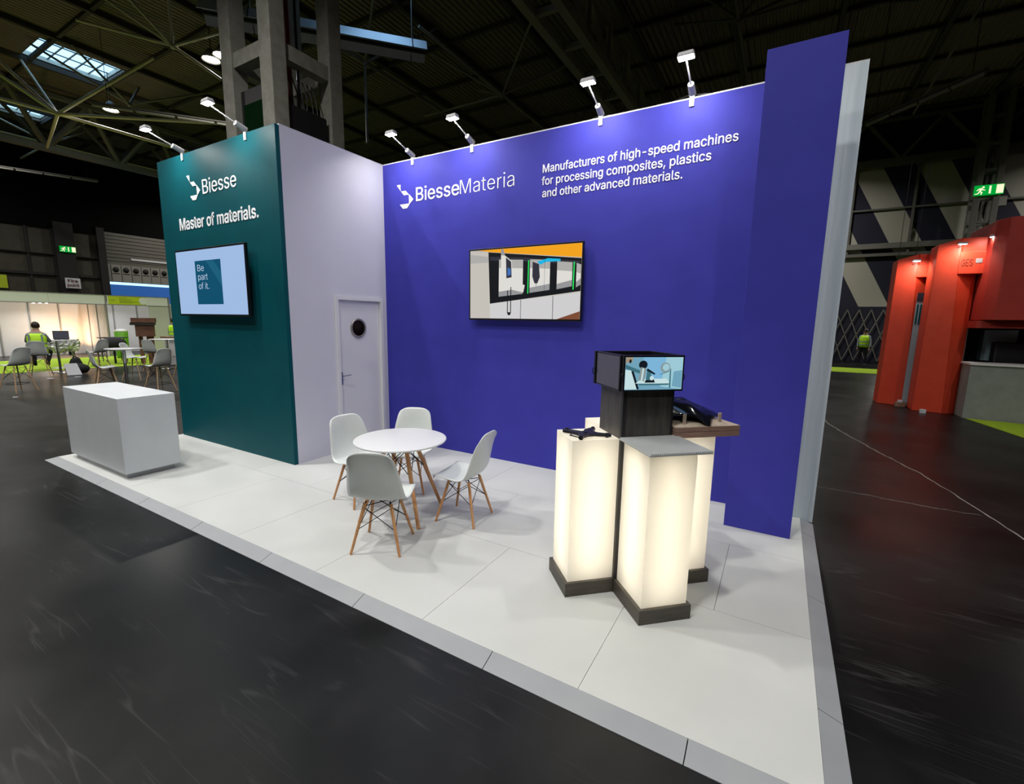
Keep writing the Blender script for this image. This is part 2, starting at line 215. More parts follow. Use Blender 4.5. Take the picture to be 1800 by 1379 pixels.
# letter outlines (advance, closed loops of x,y in thousandths of the type size)
GLYPH = {",":[188,[[38,-119,68,71,137,71,84,-119]]],"-":[453,[[337,244,337,188,114,188,114,244]]],".":[188,[[95,-4,83,-3,73,1,63,9,55,18,51,29,50,41,51,53,55,64,63,73,73,81,83,85,95,87,107,85,118,81,128,73,135,64,140,53,141,41,140,29,135,18,128,9,118,1,107,-3]]],"B":[456,[[60,0,60,509,241,509,274,507,304,501,329,491,350,477,367,461,381,442,390,421,396,398,398,374,397,353,393,336,387,320,378,307,368,295,356,286,343,278,329,272,315,267,315,262,331,260,347,254,363,245,378,234,391,220,402,203,411,184,416,161,418,136,416,111,410,88,400,67,386,48,368,31,344,18,317,8,284,2,247,0],[125,57,245,57,281,60,309,67,330,80,344,96,353,115,355,137,354,153,350,169,342,184,333,197,320,209,306,218,289,225,269,229,248,231,125,231],[125,285,238,285,256,287,273,290,288,296,302,304,314,314,323,326,330,340,335,355,336,372,333,393,326,412,313,429,294,442,270,449,240,452,125,452]]],"C":[510,[[267,-7,225,-3,186,7,150,25,119,49,92,79,70,115,53,157,44,203,40,254,44,305,53,352,70,393,92,429,119,459,150,484,186,501,225,512,267,516,293,514,317,511,340,504,362,496,383,485,402,471,419,456,435,438,448,418,459,397,467,373,473,348,408,348,404,365,397,380,389,395,380,407,369,418,357,428,344,437,330,444,315,449,300,453,284,455,267,456,237,453,209,445,184,432,161,414,141,391,125,364,113,332,106,295,103,254,106,213,113,177,125,145,141,117,161,94,184,76,210,63,237,56,267,53,284,54,300,56,315,60,330,65,344,72,357,81,369,90,380,102,389,114,397,128,404,144,408,160,473,160,467,135,459,112,448,91,435,71,420,53,402,38,383,24,363,13,341,5,317,-2,293,-6]]],"E":[419,[[60,0,60,509,372,509,372,452,125,452,125,286,355,286,355,229,125,229,125,57,375,57,375,0]]],"F":[410,[[60,0,60,509,369,509,369,452,125,452,125,278,346,278,346,221,125,221,125,0]]],"G":[520,[[269,-7,225,-3,185,7,149,25,118,49,91,79,69,116,53,157,43,203,40,254,43,305,53,352,69,393,91,429,117,459,149,484,184,501,223,512,265,516,291,514,316,510,340,504,363,494,384,483,403,469,421,453,436,436,449,416,460,395,468,373,474,349,408,349,402,365,395,379,387,393,378,406,368,417,356,427,344,436,330,443,315,448,300,453,283,455,265,456,236,453,209,445,183,432,160,414,141,392,125,364,113,332,106,295,103,254,106,213,113,177,125,145,141,117,161,95,184,76,210,63,238,56,269,53,296,55,322,61,345,71,365,85,382,102,396,123,407,147,413,173,415,202,434,199,283,199,283,256,478,256,478,200,475,160,466,124,451,91,431,62,406,38,377,19,344,5,308,-4]]],"H":[517,[[60,0,60,509,125,509,125,289,392,289,392,509,457,509,457,0,392,0,392,232,125,232,125,0]]],"I":[300,[[31,0,31,57,118,57,118,452,31,452,31,509,269,509,269,452,183,452,183,57,269,57,269,0]]],"M":[628,[[60,0,60,509,152,509,277,187,280,179,284,170,287,159,291,147,295,135,299,123,303,110,307,97,311,84,315,71,319,60,322,49,307,49,311,59,314,71,318,83,322,95,326,108,330,121,334,134,338,146,342,158,346,169,349,179,352,187,476,509,568,509,568,0,504,0,504,291,504,302,504,314,504,327,505,340,505,354,505,369,505,383,506,398,506,413,506,428,507,443,507,457,513,457,508,441,503,425,498,409,492,393,487,378,482,363,477,348,472,335,467,322,463,310,459,300,456,291,342,0,286,0,170,291,167,300,163,310,159,321,155,333,150,347,145,361,140,376,134,392,129,408,124,424,118,441,112,457,119,457,119,444,120,430,120,416,120,401,121,386,121,372,121,357,121,342,122,328,122,315,122,302,122,291,122,0]]],"N":[523,[[60,0,60,509,136,509,343,183,349,174,355,163,363,151,371,137,379,122,388,107,396,90,405,73,414,55,405,54,403,72,402,90,401,108,400,126,399,142,399,157,399,171,399,184,399,195,399,509,463,509,463,0,387,0,202,290,194,303,186,317,177,331,168,346,159,363,148,381,136,402,123,425,108,452,119,454,120,429,121,406,122,384,123,363,124,345,124,328,125,313,125,301,125,291,125,0]]],"S":[447,[[224,-9,188,-7,156,-1,128,9,102,23,81,40,64,60,51,83,42,109,38,137,104,137,108,118,114,102,123,88,136,76,150,66,166,59,185,53,204,50,224,49,246,50,267,54,286,60,303,69,317,79,329,92,338,106,344,122,346,139,344,154,340,168,332,179,322,189,310,197,296,205,280,211,263,217,245,222,184,239,145,253,112,269,86,289,67,313,56,341,52,372,54,400,62,425,75,448,92,468,113,484,138,498,165,508,195,514,227,516,259,514,289,508,316,498,340,484,360,468,377,449,390,427,398,403,401,378,337,378,332,402,320,421,302,437,280,449,254,456,225,459,204,457,185,454,167,448,152,440,139,430,129,418,121,405,117,391,115,376,117,359,122,345,131,334,142,324,155,315,169,308,184,302,198,297,212,293,264,279,279,275,295,270,312,264,328,256,344,248,359,238,372,226,384,213,395,198,402,180,407,161,408,139,406,112,399,87,386,64,370,43,349,25,323,11,294,0,261,-7]]],"a":[389,[[160,-9,137,-7,115,-3,94,5,76,15,60,29,48,45,38,63,32,84,30,108,32,128,36,146,43,161,53,174,64,184,78,193,92,200,108,206,125,211,143,214,161,217,178,220,200,223,218,225,234,227,247,229,257,231,265,235,271,240,274,246,276,255,276,257,275,272,272,285,267,297,260,307,251,315,240,322,227,327,212,330,196,331,178,330,163,327,149,322,137,316,127,309,118,301,110,292,104,283,100,274,41,291,51,313,64,331,79,346,95,358,114,368,133,375,153,380,173,383,194,384,208,384,223,382,239,379,255,375,271,369,286,360,300,350,312,336,322,320,330,301,335,278,337,251,337,0,277,0,277,52,272,52,267,43,260,34,252,25,242,16,229,8,215,1,199,-4,181,-7],[170,45,192,47,211,51,228,59,242,68,254,80,263,93,270,108,274,122,276,138,276,190,272,187,267,184,259,182,251,180,241,178,231,176,221,174,210,173,200,171,191,170,182,169,175,168,161,166,147,163,134,159,122,153,112,147,103,139,97,130,93,118,92,105,93,93,96,82,102,72,109,64,119,57,130,52,142,48,156,46]]],"c":[396,[[207,-8,174,-5,144,3,117,16,93,35,72,58,56,85,44,116,37,150,34,187,37,225,44,260,56,291,72,318,93,341,117,360,144,374,174,382,207,384,226,384,243,381,260,377,276,371,291,364,305,356,318,346,330,335,340,322,349,308,356,293,362,277,303,262,300,272,295,281,290,289,284,297,278,304,270,311,261,316,252,321,242,325,231,328,220,329,207,330,184,328,163,321,145,310,130,296,118,278,108,258,102,236,98,212,96,187,98,163,102,139,108,117,118,97,130,80,145,66,163,55,184,49,207,46,220,47,232,49,243,52,253,55,262,60,271,66,279,73,285,80,292,89,297,98,301,107,304,117,363,102,357,86,350,70,341,56,331,43,319,32,306,21,292,12,277,5,261,-1,244,-5,226,-7]]],"d":[424,[[195,-8,165,-6,137,3,111,16,89,34,70,57,55,84,43,116,36,151,34,189,36,227,43,261,55,293,70,320,89,342,112,361,137,374,165,382,196,384,218,383,237,379,253,373,267,364,278,355,287,346,295,336,301,327,306,319,311,319,311,509,372,509,372,0,313,0,313,59,307,59,301,50,295,41,287,31,277,21,266,12,252,4,236,-3,217,-7],[205,47,226,49,246,55,263,65,278,78,290,95,299,115,306,138,310,162,312,189,310,216,306,241,300,263,290,282,278,299,263,312,246,322,227,328,205,330,182,328,162,322,145,311,130,298,118,281,108,261,102,239,98,215,96,189,98,163,102,139,109,117,118,97,130,80,145,66,162,55,182,49]]],"e":[404,[[212,-8,177,-5,145,3,117,16,92,35,72,58,56,85,44,116,37,150,34,187,36,224,44,258,55,290,71,317,91,340,115,359,142,373,172,382,205,384,226,383,246,380,266,374,285,366,303,355,319,341,334,324,347,305,357,282,365,256,370,227,371,194,371,169,75,169,75,221,338,221,310,202,308,226,304,248,298,269,288,286,277,301,263,314,246,323,227,328,205,330,183,328,164,323,146,313,131,301,119,286,109,270,102,251,97,231,96,211,96,178,98,151,102,127,110,106,121,88,135,73,151,61,169,53,190,48,212,46,227,47,241,49,254,53,265,58,276,65,285,73,294,82,300,93,306,105,365,91,358,72,348,55,335,39,320,26,302,14,283,4,261,-3,237,-7]]],"f":[254,[[228,379,228,327,6,327,6,379],[81,0,81,432,82,452,87,470,96,486,107,499,120,510,135,519,152,525,169,529,187,530,201,530,212,529,222,527,231,525,238,523,243,521,227,468,224,470,220,471,215,472,209,473,202,474,195,474,178,472,164,468,154,460,147,449,143,435,142,419,142,0]]],"g":[425,[[207,-151,180,-149,156,-146,134,-140,114,-132,97,-122,82,-110,70,-97,59,-84,51,-69,101,-41,107,-49,114,-57,122,-66,131,-74,142,-82,154,-88,169,-93,187,-96,207,-97,236,-95,261,-87,282,-75,298,-58,308,-34,311,-6,311,68,306,68,301,60,294,51,287,41,277,32,266,23,252,16,236,10,217,6,195,5,165,7,138,14,113,27,90,43,71,65,55,90,43,120,36,154,34,191,36,229,43,263,55,293,71,320,90,342,112,361,138,374,166,382,196,384,218,383,237,379,253,373,267,365,279,356,288,346,296,336,302,327,308,319,313,319,313,379,372,379,372,-9,370,-40,363,-67,350,-90,334,-109,314,-124,291,-136,265,-144,237,-149],[205,59,227,61,246,66,264,75,278,87,290,103,300,121,307,142,311,166,312,193,311,219,307,242,300,264,291,283,279,299,264,312,247,322,227,328,205,330,182,328,163,322,145,312,130,298,118,282,109,262,102,241,98,218,96,193,98,167,102,144,109,123,118,104,131,88,145,76,163,66,183,61]]],"h":[410,[[114,227,114,0,53,0,53,509,114,509,114,287,102,287,116,319,132,344,152,362,175,374,200,382,227,384,252,383,275,377,295,369,313,356,328,340,341,321,350,298,355,271,357,240,357,0,296,0,296,235,293,263,286,286,273,304,256,318,235,326,210,329,192,328,176,324,161,317,147,308,136,297,126,283,119,266,115,248]]],"i":[167,[[53,0,53,379,114,379,114,0],[84,443,73,444,63,448,54,455,47,463,43,472,41,483,43,494,47,504,54,512,63,518,73,522,84,524,95,522,105,518,114,512,121,504,125,494,126,483,125,472,121,463,114,455,105,448,95,444]]],"l":[189,[[139,-2,112,0,91,8,74,20,62,37,55,59,53,84,53,509,114,509,114,99,114,83,117,71,120,62,126,57,135,53,146,52,152,52,157,52,160,53,164,53,167,54,170,54,181,3,175,1,169,0,162,-1,154,-2,147,-2]]],"m":[610,[[53,0,53,379,112,379,112,295,108,295,114,314,122,331,132,346,144,358,158,368,172,376,187,382,203,385,219,386,245,383,268,375,287,361,303,342,314,320,321,295,312,295,318,312,326,329,337,343,350,356,364,366,381,375,398,381,417,385,437,386,458,385,478,380,497,372,514,361,529,346,541,328,550,307,555,283,557,255,557,0,496,0,496,254,493,279,485,298,473,313,456,323,438,329,419,330,402,329,387,326,374,320,363,312,353,302,345,290,340,277,336,263,335,247,335,0,274,0,274,260,272,280,265,297,253,311,238,322,220,328,199,330,185,329,171,326,158,320,145,312,135,302,126,289,119,274,115,257,114,238,114,0]]],"n":[410,[[114,227,114,0,53,0,53,379,112,379,112,287,102,287,116,319,132,344,152,362,175,374,200,382,227,384,252,383,275,377,295,369,313,356,328,340,341,321,350,298,355,271,357,240,357,0,296,0,296,235,293,263,286,286,273,304,256,318,235,326,210,329,192,328,176,324,161,317,147,308,136,297,126,283,119,266,115,248]]],"o":[415,[[207,-8,174,-5,144,3,117,16,93,35,72,58,56,85,44,116,37,150,34,187,37,225,44,260,56,291,72,318,93,341,117,360,144,374,174,382,207,384,241,382,271,374,299,360,323,341,343,318,359,291,371,260,379,225,381,187,379,150,371,116,359,85,343,58,323,35,299,16,271,3,241,-5],[207,46,231,49,252,55,270,66,285,80,298,97,307,117,314,139,318,163,319,187,318,212,314,236,307,258,298,278,285,296,270,310,252,321,231,328,207,330,184,328,163,321,145,310,130,296,118,278,108,258,102,236,98,212,96,187,98,163,102,139,108,117,118,97,130,80,145,66,163,55,184,49]]],"p":[424,[[53,-143,53,379,112,379,112,319,118,319,123,327,130,336,137,346,147,355,158,364,171,373,188,379,207,383,229,384,259,382,287,374,313,361,335,342,354,320,370,293,381,261,388,227,390,189,388,151,381,116,370,84,355,57,336,34,313,16,288,3,260,-6,229,-8,208,-7,189,-3,173,4,159,12,147,21,138,31,130,41,124,50,118,59,114,59,114,-143],[220,47,242,49,262,55,279,66,294,80,306,97,316,117,323,139,327,163,328,189,327,215,323,239,316,261,307,281,295,298,280,311,262,322,243,328,220,330,198,328,178,322,161,312,147,299,134,282,125,263,118,241,114,216,113,189,114,162,118,138,125,115,135,95,147,78,162,65,179,55,198,49]]],"r":[259,[[53,0,53,379,112,379,112,321,115,321,124,339,137,354,152,367,171,377,191,383,213,385,218,385,223,385,229,384,235,384,240,384,243,384,243,322,241,323,236,324,230,324,223,325,215,326,207,326,190,324,174,321,159,315,146,306,135,296,126,284,119,269,115,254,114,237,114,0]]],"s":[365,[[182,-8,157,-7,133,-3,112,3,93,12,76,24,62,38,50,54,41,73,36,94,94,107,101,87,111,72,124,60,141,52,160,47,181,45,206,47,227,53,244,62,258,74,265,88,268,103,266,115,262,126,254,136,243,144,229,150,212,155,149,170,118,180,92,192,72,208,58,227,50,249,47,274,49,295,55,314,65,332,79,347,95,360,115,370,137,378,161,383,187,384,212,383,234,379,254,372,271,363,286,352,299,339,309,324,318,308,324,290,268,277,262,291,254,304,243,316,228,325,210,331,187,333,166,331,147,326,131,317,119,305,111,292,109,277,110,264,115,253,124,243,136,235,152,229,172,223,229,209,261,200,287,187,306,171,320,153,328,131,331,107,329,85,323,65,312,47,298,31,281,18,260,6,236,-2,210,-7]]],"t":[227,[[204,379,204,327,6,327,6,379],[65,471,126,471,126,98,127,83,130,70,136,61,144,55,156,51,170,50,175,50,180,50,185,51,191,52,197,53,202,54,213,2,207,0,200,-2,192,-3,184,-3,176,-4,168,-4,138,-1,113,7,92,21,77,41,68,64,65,93]]],"u":[410,[[182,-5,158,-3,135,2,115,11,97,23,82,39,69,59,60,82,54,109,53,139,53,379,114,379,114,144,116,117,124,94,137,75,154,61,175,53,200,50,218,51,234,55,249,62,263,71,274,83,283,97,290,113,295,132,296,153,296,379,357,379,357,0,298,0,298,92,307,92,294,60,277,35,257,17,234,5,209,-3]]],"v":[389,[[163,0,17,379,84,379,165,155,173,132,180,110,187,87,193,64,199,42,206,21,184,21,191,42,197,64,203,87,209,110,216,132,224,155,305,379,371,379,226,0]]]," ":[188,[]]}
# ------------------------------------------------------------------ mesh builder
class MB:
    def __init__(s): s.v = []; s.f = []; s.m = []; s.mats = []; s.smooth = []
    def mi(s, m):
        if m not in s.mats: s.mats.append(m)
        return s.mats.index(m)
    def add(s, vs, fs, m, smooth=False):
        o = len(s.v); s.v += [tuple(v) for v in vs]; k = s.mi(m)
        for f in fs: s.f.append([o + i for i in f]); s.m.append(k); s.smooth.append(smooth)
        return s
    def hexa(s, p, m):   # 8 corners: bottom 4 ccw, top 4 ccw
        return s.add(p, [(3, 2, 1, 0), (4, 5, 6, 7), (0, 1, 5, 4), (1, 2, 6, 5), (2, 3, 7, 6), (3, 0, 4, 7)], m)
    def box(s, x0, x1, y0, y1, z0, z1, m):
        return s.hexa([(x0, y0, z0), (x1, y0, z0), (x1, y1, z0), (x0, y1, z0), (x0, y0, z1), (x1, y0, z1), (x1, y1, z1), (x0, y1, z1)], m)
    def prism(s, poly, z0, z1, m):   # poly ccw (x,y)
        n = len(poly)
        vs = [(x, y, z0) for x, y in poly] + [(x, y, z1) for x, y in poly]
        return s.add(vs, [tuple(range(n))[::-1], tuple(range(n, 2 * n))] + [(i, (i + 1) % n, n + (i + 1) % n, n + i) for i in range(n)], m)
    def extr(s, pts, d, m):          # polygon of 3D points swept by vector d
        n = len(pts); d = Vector(d); vs = [Vector(p) for p in pts] + [Vector(p) + d for p in pts]
        return s.add(vs, [tuple(range(n))[::-1], tuple(range(n, 2 * n))] + [(i, (i + 1) % n, n + (i + 1) % n, n + i) for i in range(n)], m)
    def tube(s, p, q, r, m, n=10, r2=None, caps=True):
        p = Vector(p); q = Vector(q); d = (q - p).normalized(); a = d.orthogonal().normalized(); b = d.cross(a)
        r2 = r if r2 is None else r2; vs = []
        for c, rr in ((p, r), (q, r2)):
            for i in range(n):
                t = 2 * PI * i / n; vs.append(c + (a * math.cos(t) + b * math.sin(t)) * rr)
        fs = [(i, (i + 1) % n, n + (i + 1) % n, n + i) for i in range(n)]
        s.add(vs, fs, m, True)
        if caps: s.add(vs, [tuple(range(n))[::-1], tuple(range(n, 2 * n))], m)
        return s
    def path(s, pts, r, m, n=8):
        for a, b in zip(pts, pts[1:]): s.tube(a, b, r, m, n)
        return s
    def bar(s, p, q, w, h, m):       # rectangular bar, h measured along z
        p = Vector(p); q = Vector(q); d = (q - p).normalized()
        side = d.cross(Vector((0, 0, 1)))
        side = side.normalized() if side.length > 1e-3 else Vector((1, 0, 0)); up = side.cross(d)
        c = []
        for e in (p, q):
            for a, b in ((-1, -1), (1, -1), (1, 1), (-1, 1)): c.append(e + side * a * w / 2 + up * b * h / 2)
        return s.add(c, [(3, 2, 1, 0), (4, 5, 6, 7), (0, 1, 5, 4), (1, 2, 6, 5), (2, 3, 7, 6), (3, 0, 4, 7)], m)
    def lathe(s, prof, m, n=24, c=(0, 0, 0), ax=None, smooth=True, caps=True):   # prof (r,z)
        vs = []
        for r, z in prof:
            for i in range(n):
                t = 2 * PI * i / n; vs.append((c[0] + r * math.cos(t), c[1] + r * math.sin(t), c[2] + z))
        fs = []
        for k in range(len(prof) - 1):
            for i in range(n): fs.append((k * n + i, k * n + (i + 1) % n, (k + 1) * n + (i + 1) % n, (k + 1) * n + i))
        if caps: fs.append(tuple(range(n))[::-1]); fs.append(tuple(range((len(prof) - 1) * n, len(prof) * n)))
        if ax:
            rot = Vector((0, 0, 1)).rotation_difference(Vector(ax)).to_matrix(); cc = Vector(c)
            vs = [tuple(cc + rot @ (Vector(v) - cc)) for v in vs]
        return s.add(vs, fs, m, smooth)
    def ball(s, c, r, m, n=16, k=10, sc=(1, 1, 1)):
        vs = [(c[0], c[1], c[2] - r * sc[2])]
        for j in range(1, k):
            ph = PI * j / k - PI / 2
            for i in range(n):
                t = 2 * PI * i / n; vs.append((c[0] + r * sc[0] * math.cos(ph) * math.cos(t), c[1] + r * sc[1] * math.cos(ph) * math.sin(t), c[2] + r * sc[2] * math.sin(ph)))
        vs.append((c[0], c[1], c[2] + r * sc[2])); e = len(vs) - 1; fs = []
        for i in range(n): fs.append((0, 1 + (i + 1) % n, 1 + i)); fs.append((e, e - n + i, e - n + (i + 1) % n))
        for j in range(k - 2):
            for i in range(n): fs.append((1 + j * n + i, 1 + j * n + (i + 1) % n, 1 + (j + 1) * n + (i + 1) % n, 1 + (j + 1) * n + i))
        return s.add(vs, fs, m, True)
    def build(s, name, parent=None, world=True, bevel=0, local=None):
        me = bpy.data.meshes.new(name); me.from_pydata(s.v, [], s.f)
        for m in s.mats: me.materials.append(M[m] if isinstance(m, str) else m)
        me.polygons.foreach_set('material_index', s.m); me.polygons.foreach_set('use_smooth', s.smooth)
        bm = bmesh.new(); bm.from_mesh(me); bmesh.ops.recalc_face_normals(bm, faces=bm.faces); bm.to_mesh(me); bm.free()
        me.update()
        o = bpy.data.objects.new(name, me); COL.objects.link(o)
        if parent: attach(o, parent, world)
        if bevel:
            b = o.modifiers.new('bevel', 'BEVEL'); b.width = bevel; b.segments = 2; b.limit_method = 'ANGLE'; b.angle_limit = R(40)
        return o
def wmat(o):
    m = o.matrix_basis.copy()
    return (wmat(o.parent) @ o.matrix_parent_inverse @ m) if o.parent else m
def attach(o, parent, world=True):
    o.parent = parent
    if world: o.matrix_parent_inverse = wmat(parent).inverted()
def tag(o, label=None, cat=None, group=None, kind=None):
    if label: o['label'] = label
    if cat: o['category'] = cat
    if group: o['group'] = group
    if kind: o['kind'] = kind
    return o
def thing(name, loc, label, cat, rz=0, group=None):
    o = bpy.data.objects.new(name, None); COL.objects.link(o); o.empty_display_size = 0.1
    o.location = loc; o.rotation_euler = (0, 0, rz)
    return tag(o, label, cat, group)
def struct(mb, name, label=None, **k):
    o = mb.build(name, **k); o['kind'] = 'structure'
    if label: o['label'] = label
    return o
def copy_tree(o, parent=None):
    c = o.copy(); COL.objects.link(c)
    if parent: c.parent = parent
    for ch in list(o.children): copy_tree(ch, c)
    return c
def place(o, loc, rz, label, group=None):
    o.location = loc; o.rotation_euler = (0, 0, rz); o['label'] = label
    if group: o['group'] = group
    return o

def text(name, s, parent, p0, right, up, x0, x1, z0, cap, mname, weight=0.0, depth=0.004, label=None):
    """lettering: fits string s between x0..x1 along 'right', baseline z0, capital height cap"""
    def glyphs(t):
        cu = bpy.data.curves.new('t', 'CURVE'); cu.dimensions = '2D'; cu.fill_mode = 'BOTH'; cu.offset = weight; cu.extrude = 0.001; pen = 0
        for ch in t:
            adv, loops = GLYPH[ch]
            for lp in loops:
                n_ = len(lp) // 2; sp_ = cu.splines.new('POLY'); sp_.points.add(n_ - 1); sp_.use_cyclic_u = True
                for i_ in range(n_): sp_.points[i_].co = ((pen + lp[2 * i_]) / 1000, lp[2 * i_ + 1] / 1000, 0, 1)
            pen += adv
        ob = bpy.data.objects.new('t', cu); COL.objects.link(ob)
        dg = bpy.context.evaluated_depsgraph_get(); me = bpy.data.meshes.new_from_object(ob.evaluated_get(dg))
        bpy.data.objects.remove(ob); bpy.data.curves.remove(cu); return me
    hh = max(GLYPH['H'][1][0][1::2]) / 1000
    me = glyphs(s); xs = [v.co.x for v in me.vertices]; a, b = min(xs), max(xs)
    right = Vector(right); up = Vector(up); n = right.cross(up); p0 = Vector(p0)
    for v in me.vertices:
        c = v.co.copy(); u = x0 + (c.x - a) / (b - a) * (x1 - x0); w = z0 + c.y / hh * cap
        v.co = p0 + right * u + up * w + n * (depth if c.z > 0 else 0)
    me.materials.clear(); me.materials.append(M[mname]); me.name = name
    o = bpy.data.objects.new(name, me); COL.objects.link(o); attach(o, parent)
    if label: o['label'] = label
    return o

# ================================================================== CAMERA
cam = bpy.data.objects.new('camera', bpy.data.cameras.new('camera')); COL.objects.link(cam); scene.camera = cam
CX, CY, CZ, F_, PIT, YAW, ROL = 5.113, -4.992, 1.836, 798.996, -0.1555, -0.5293, 0.016
cy, sy, cp, sp = math.cos(YAW), math.sin(YAW), math.cos(PIT), math.sin(PIT)
fw = Vector((sy * cp, cy * cp, sp)); rt = Vector((cy, -sy, 0)); up = rt.cross(fw)
c_, s_ = math.cos(ROL), math.sin(ROL)
rt2 = rt * c_ + up * s_; up2 = up * c_ - rt * s_
mw = Matrix.Identity(4)
for i in range(3): mw[i][0] = rt2[i]; mw[i][1] = up2[i]; mw[i][2] = -fw[i]; mw[i][3] = (CX, CY, CZ)[i]
cam.matrix_world = mw
cam.data.sensor_fit = 'HORIZONTAL'; cam.data.sensor_width = 36; cam.data.lens = F_ / 1800 * 36; cam.data.clip_end = 300; cam.data.clip_start = 0.05

FZ = -0.04          # hall floor; the stand deck top is z = 0
# ================================================================== HALL SHELL
b = MB(); b.box(-34, 22, -18, 25, FZ - 0.2, FZ, 'floor'); struct(b, 'floor')
# roof deck with rectangular skylight openings
X0, X1, Y0, Y1, ZC = -34, 22, -18, 25, 12.0
SKY = [(-22.2, -19.8, 2.2, 4.8), (-30.2, -27.8, 2.2, 4.8), (-6.6, -4.2, 4.0, 6.6), (9.0, 11.4, -7.5, -4.9), (-6.6, -4.2, -9.5, -6.9)]
b = MB()
xs = sorted({X0, X1} | {s[0] for s in SKY} | {s[1] for s in SKY}); ys = sorted({Y0, Y1} | {s[2] for s in SKY} | {s[3] for s in SKY})
for i in range(len(xs) - 1):
    for j in range(len(ys) - 1):
        mx_, my_ = (xs[i] + xs[i + 1]) / 2, (ys[j] + ys[j + 1]) / 2
        if any(s[0] < mx_ < s[1] and s[2] < my_ < s[3] for s in SKY): continue
        b.box(xs[i], xs[i + 1], ys[j], ys[j + 1], ZC, ZC + 0.15, 'ceil')
struct(b, 'ceiling')
for i, s in enumerate(SKY):
    w = MB()
    for a0, a1, c0, c1 in ((s[0] - .05, s[0], s[2], s[3]), (s[1], s[1] + .05, s[2], s[3]), (s[0], s[1], s[2] - .05, s[2]), (s[0], s[1], s[3], s[3] + .05)):
        w.box(a0, a1, c0, c1, ZC + 0.1, ZC + 0.32, 'truss_lit')
    o = struct(w, 'window_%d' % (i + 1))
    g = MB()
    for k in range(1, 6):
        yy = s[2] + (s[3] - s[2]) * k / 6; g.box(s[0], s[1], yy - .02, yy + .02, ZC + .26, ZC + .30, 'truss')
    for k in range(1, 3):
        xx = s[0] + (s[1] - s[0]) * k / 3; g.box(xx - .02, xx + .02, s[2], s[3], ZC + .26, ZC + .30, 'truss')
    g.build('glazing_bars', o)

# left wall (dark panels, roller shutter, daylight gap)
b = MB()
b.box(-34.3, -34, -18, 8.15, FZ, 12, 'darkpanel'); b.box(-34.3, -34, 13.2, 25, FZ, 12, 'darkpanel'); b.box(-34.3, -34, 8.15, 13.2, 7.2, 12, 'darkpanel')
wl = struct(b, 'wall_left')
b = MB()
for yy in (-2, 1.2, 4.5, 5.65): b.box(-34, -33.9, yy - .06, yy + .06, FZ, 7.2, 'darktrim')
b.box(-34, -33.7, 5.7, 6.6, FZ, 7.4, 'darktrim'); b.box(-34, -33.7, 7.75, 8.15, FZ, 7.4, 'darktrim')
b.box(-34, -33.85, -18, 8.15, 7.0, 12, 'blackwall'); b.box(-34, -33.85, 8.15, 25, 7.25, 12, 'blackwall')
b.box(-34, -33.85, -18, 8.15, 5.4, 5.46, 'darktrim'); b.box(-34, -33.85, -18, 8.15, 4.15, 4.3, 'darktrim')
b.build('wall_framing', wl)
d1 = MB()
for k in range(9):
    z = 5.15 + k * 0.235
    d1.box(-33.98, -33.9, 8.2, 13.2, z, z + 0.20, 'shutter'); d1.box(-33.97, -33.95, 8.2, 13.2, z + 0.2, z + 0.235, 'darktrim')
d1.box(-33.98, -33.9, 8.2, 13.2, 4.0, 5.15, 'shutter_pale')
door1 = struct(d1, 'door_1')
d2 = MB()
for k in range(9):
    yy = 8.62 + k * 0.56
    d2.lathe([(0.17, 0), (0.17, 0.03)], 'darktrim', 16, c=(-33.9, yy, 4.83), ax=(1, 0, 0))
    d2.box(-33.9, -33.88, yy - .27, yy - .25, 4.05, 5.12, 'darktrim')
    d2.box(-33.9, -33.88, yy - .2, yy + .2, 4.55, 4.58, 'darktrim')
d2.build('vision_panels', door1)
b = MB(); b.box(-33.88, -33.85, 9.5, 13, 5.52, 5.64, 'white'); b.build('shutter_sign_strip', door1)
b = MB()  # what stands outside in daylight: pale blue container
for k in range(34):
    yy = 4 + k * 0.5; b.box(-44 + (0.08 if k % 2 else 0), -42, yy, yy + .5, FZ, 4.25, 'container_blue')
tag(b.build('blue_container'), 'pale blue corrugated container outside the half open roller shutter', 'container')
b = MB(); b.box(-60, -34, -10, 30, FZ - .2, FZ, 'grey'); struct(b, 'trim_1')

# far striped wall
b = MB(); b.box(-34, 22, 25, 25.3, 10.0, 12, 'navy'); b.box(-34, 22, 25, 25.3, FZ, 2.85, 'navy'); b.box(-34, 22, 25.02, 25.3, 2.85, 10.0, 'stripe')
wb = struct(b, 'wall_back')
b = MB()
b.box(-34, 22, 24.7, 25, 9.62, 9.98, 'truss_dark'); b.box(-34, 22, 24.8, 25, 5.72, 5.98, 'truss'); b.box(-34, 22, 24.85, 25, 5.35, 5.5, 'truss_dark')
b.box(-34, 22, 24.9, 25, 7.6, 7.68, 'truss_dark')
for k in range(-10, 8):
    x = 10.1 + k * 2.45
    if x > -33: b.box(x - .05, x + .05, 24.88, 25, 5.5, 9.7, 'truss_dark')
b.build('girt_rails', wb)
b = MB()
for k in range(-8, 7):
    x = 12.2 + k * 2.9
    b.bar((x, 24.75, 9.9), (x - 1.45, 24.75, 11.7), .13, .13, 'truss'); b.bar((x, 24.75, 9.9), (x + 1.45, 24.75, 11.7), .13, .13, 'truss')
b.box(-34, 22, 24.68, 24.8, 11.65, 11.8, 'truss_dark')
b.build('wall_truss', wb)
b = MB()   # expanding lattice gates at the foot of the far wall
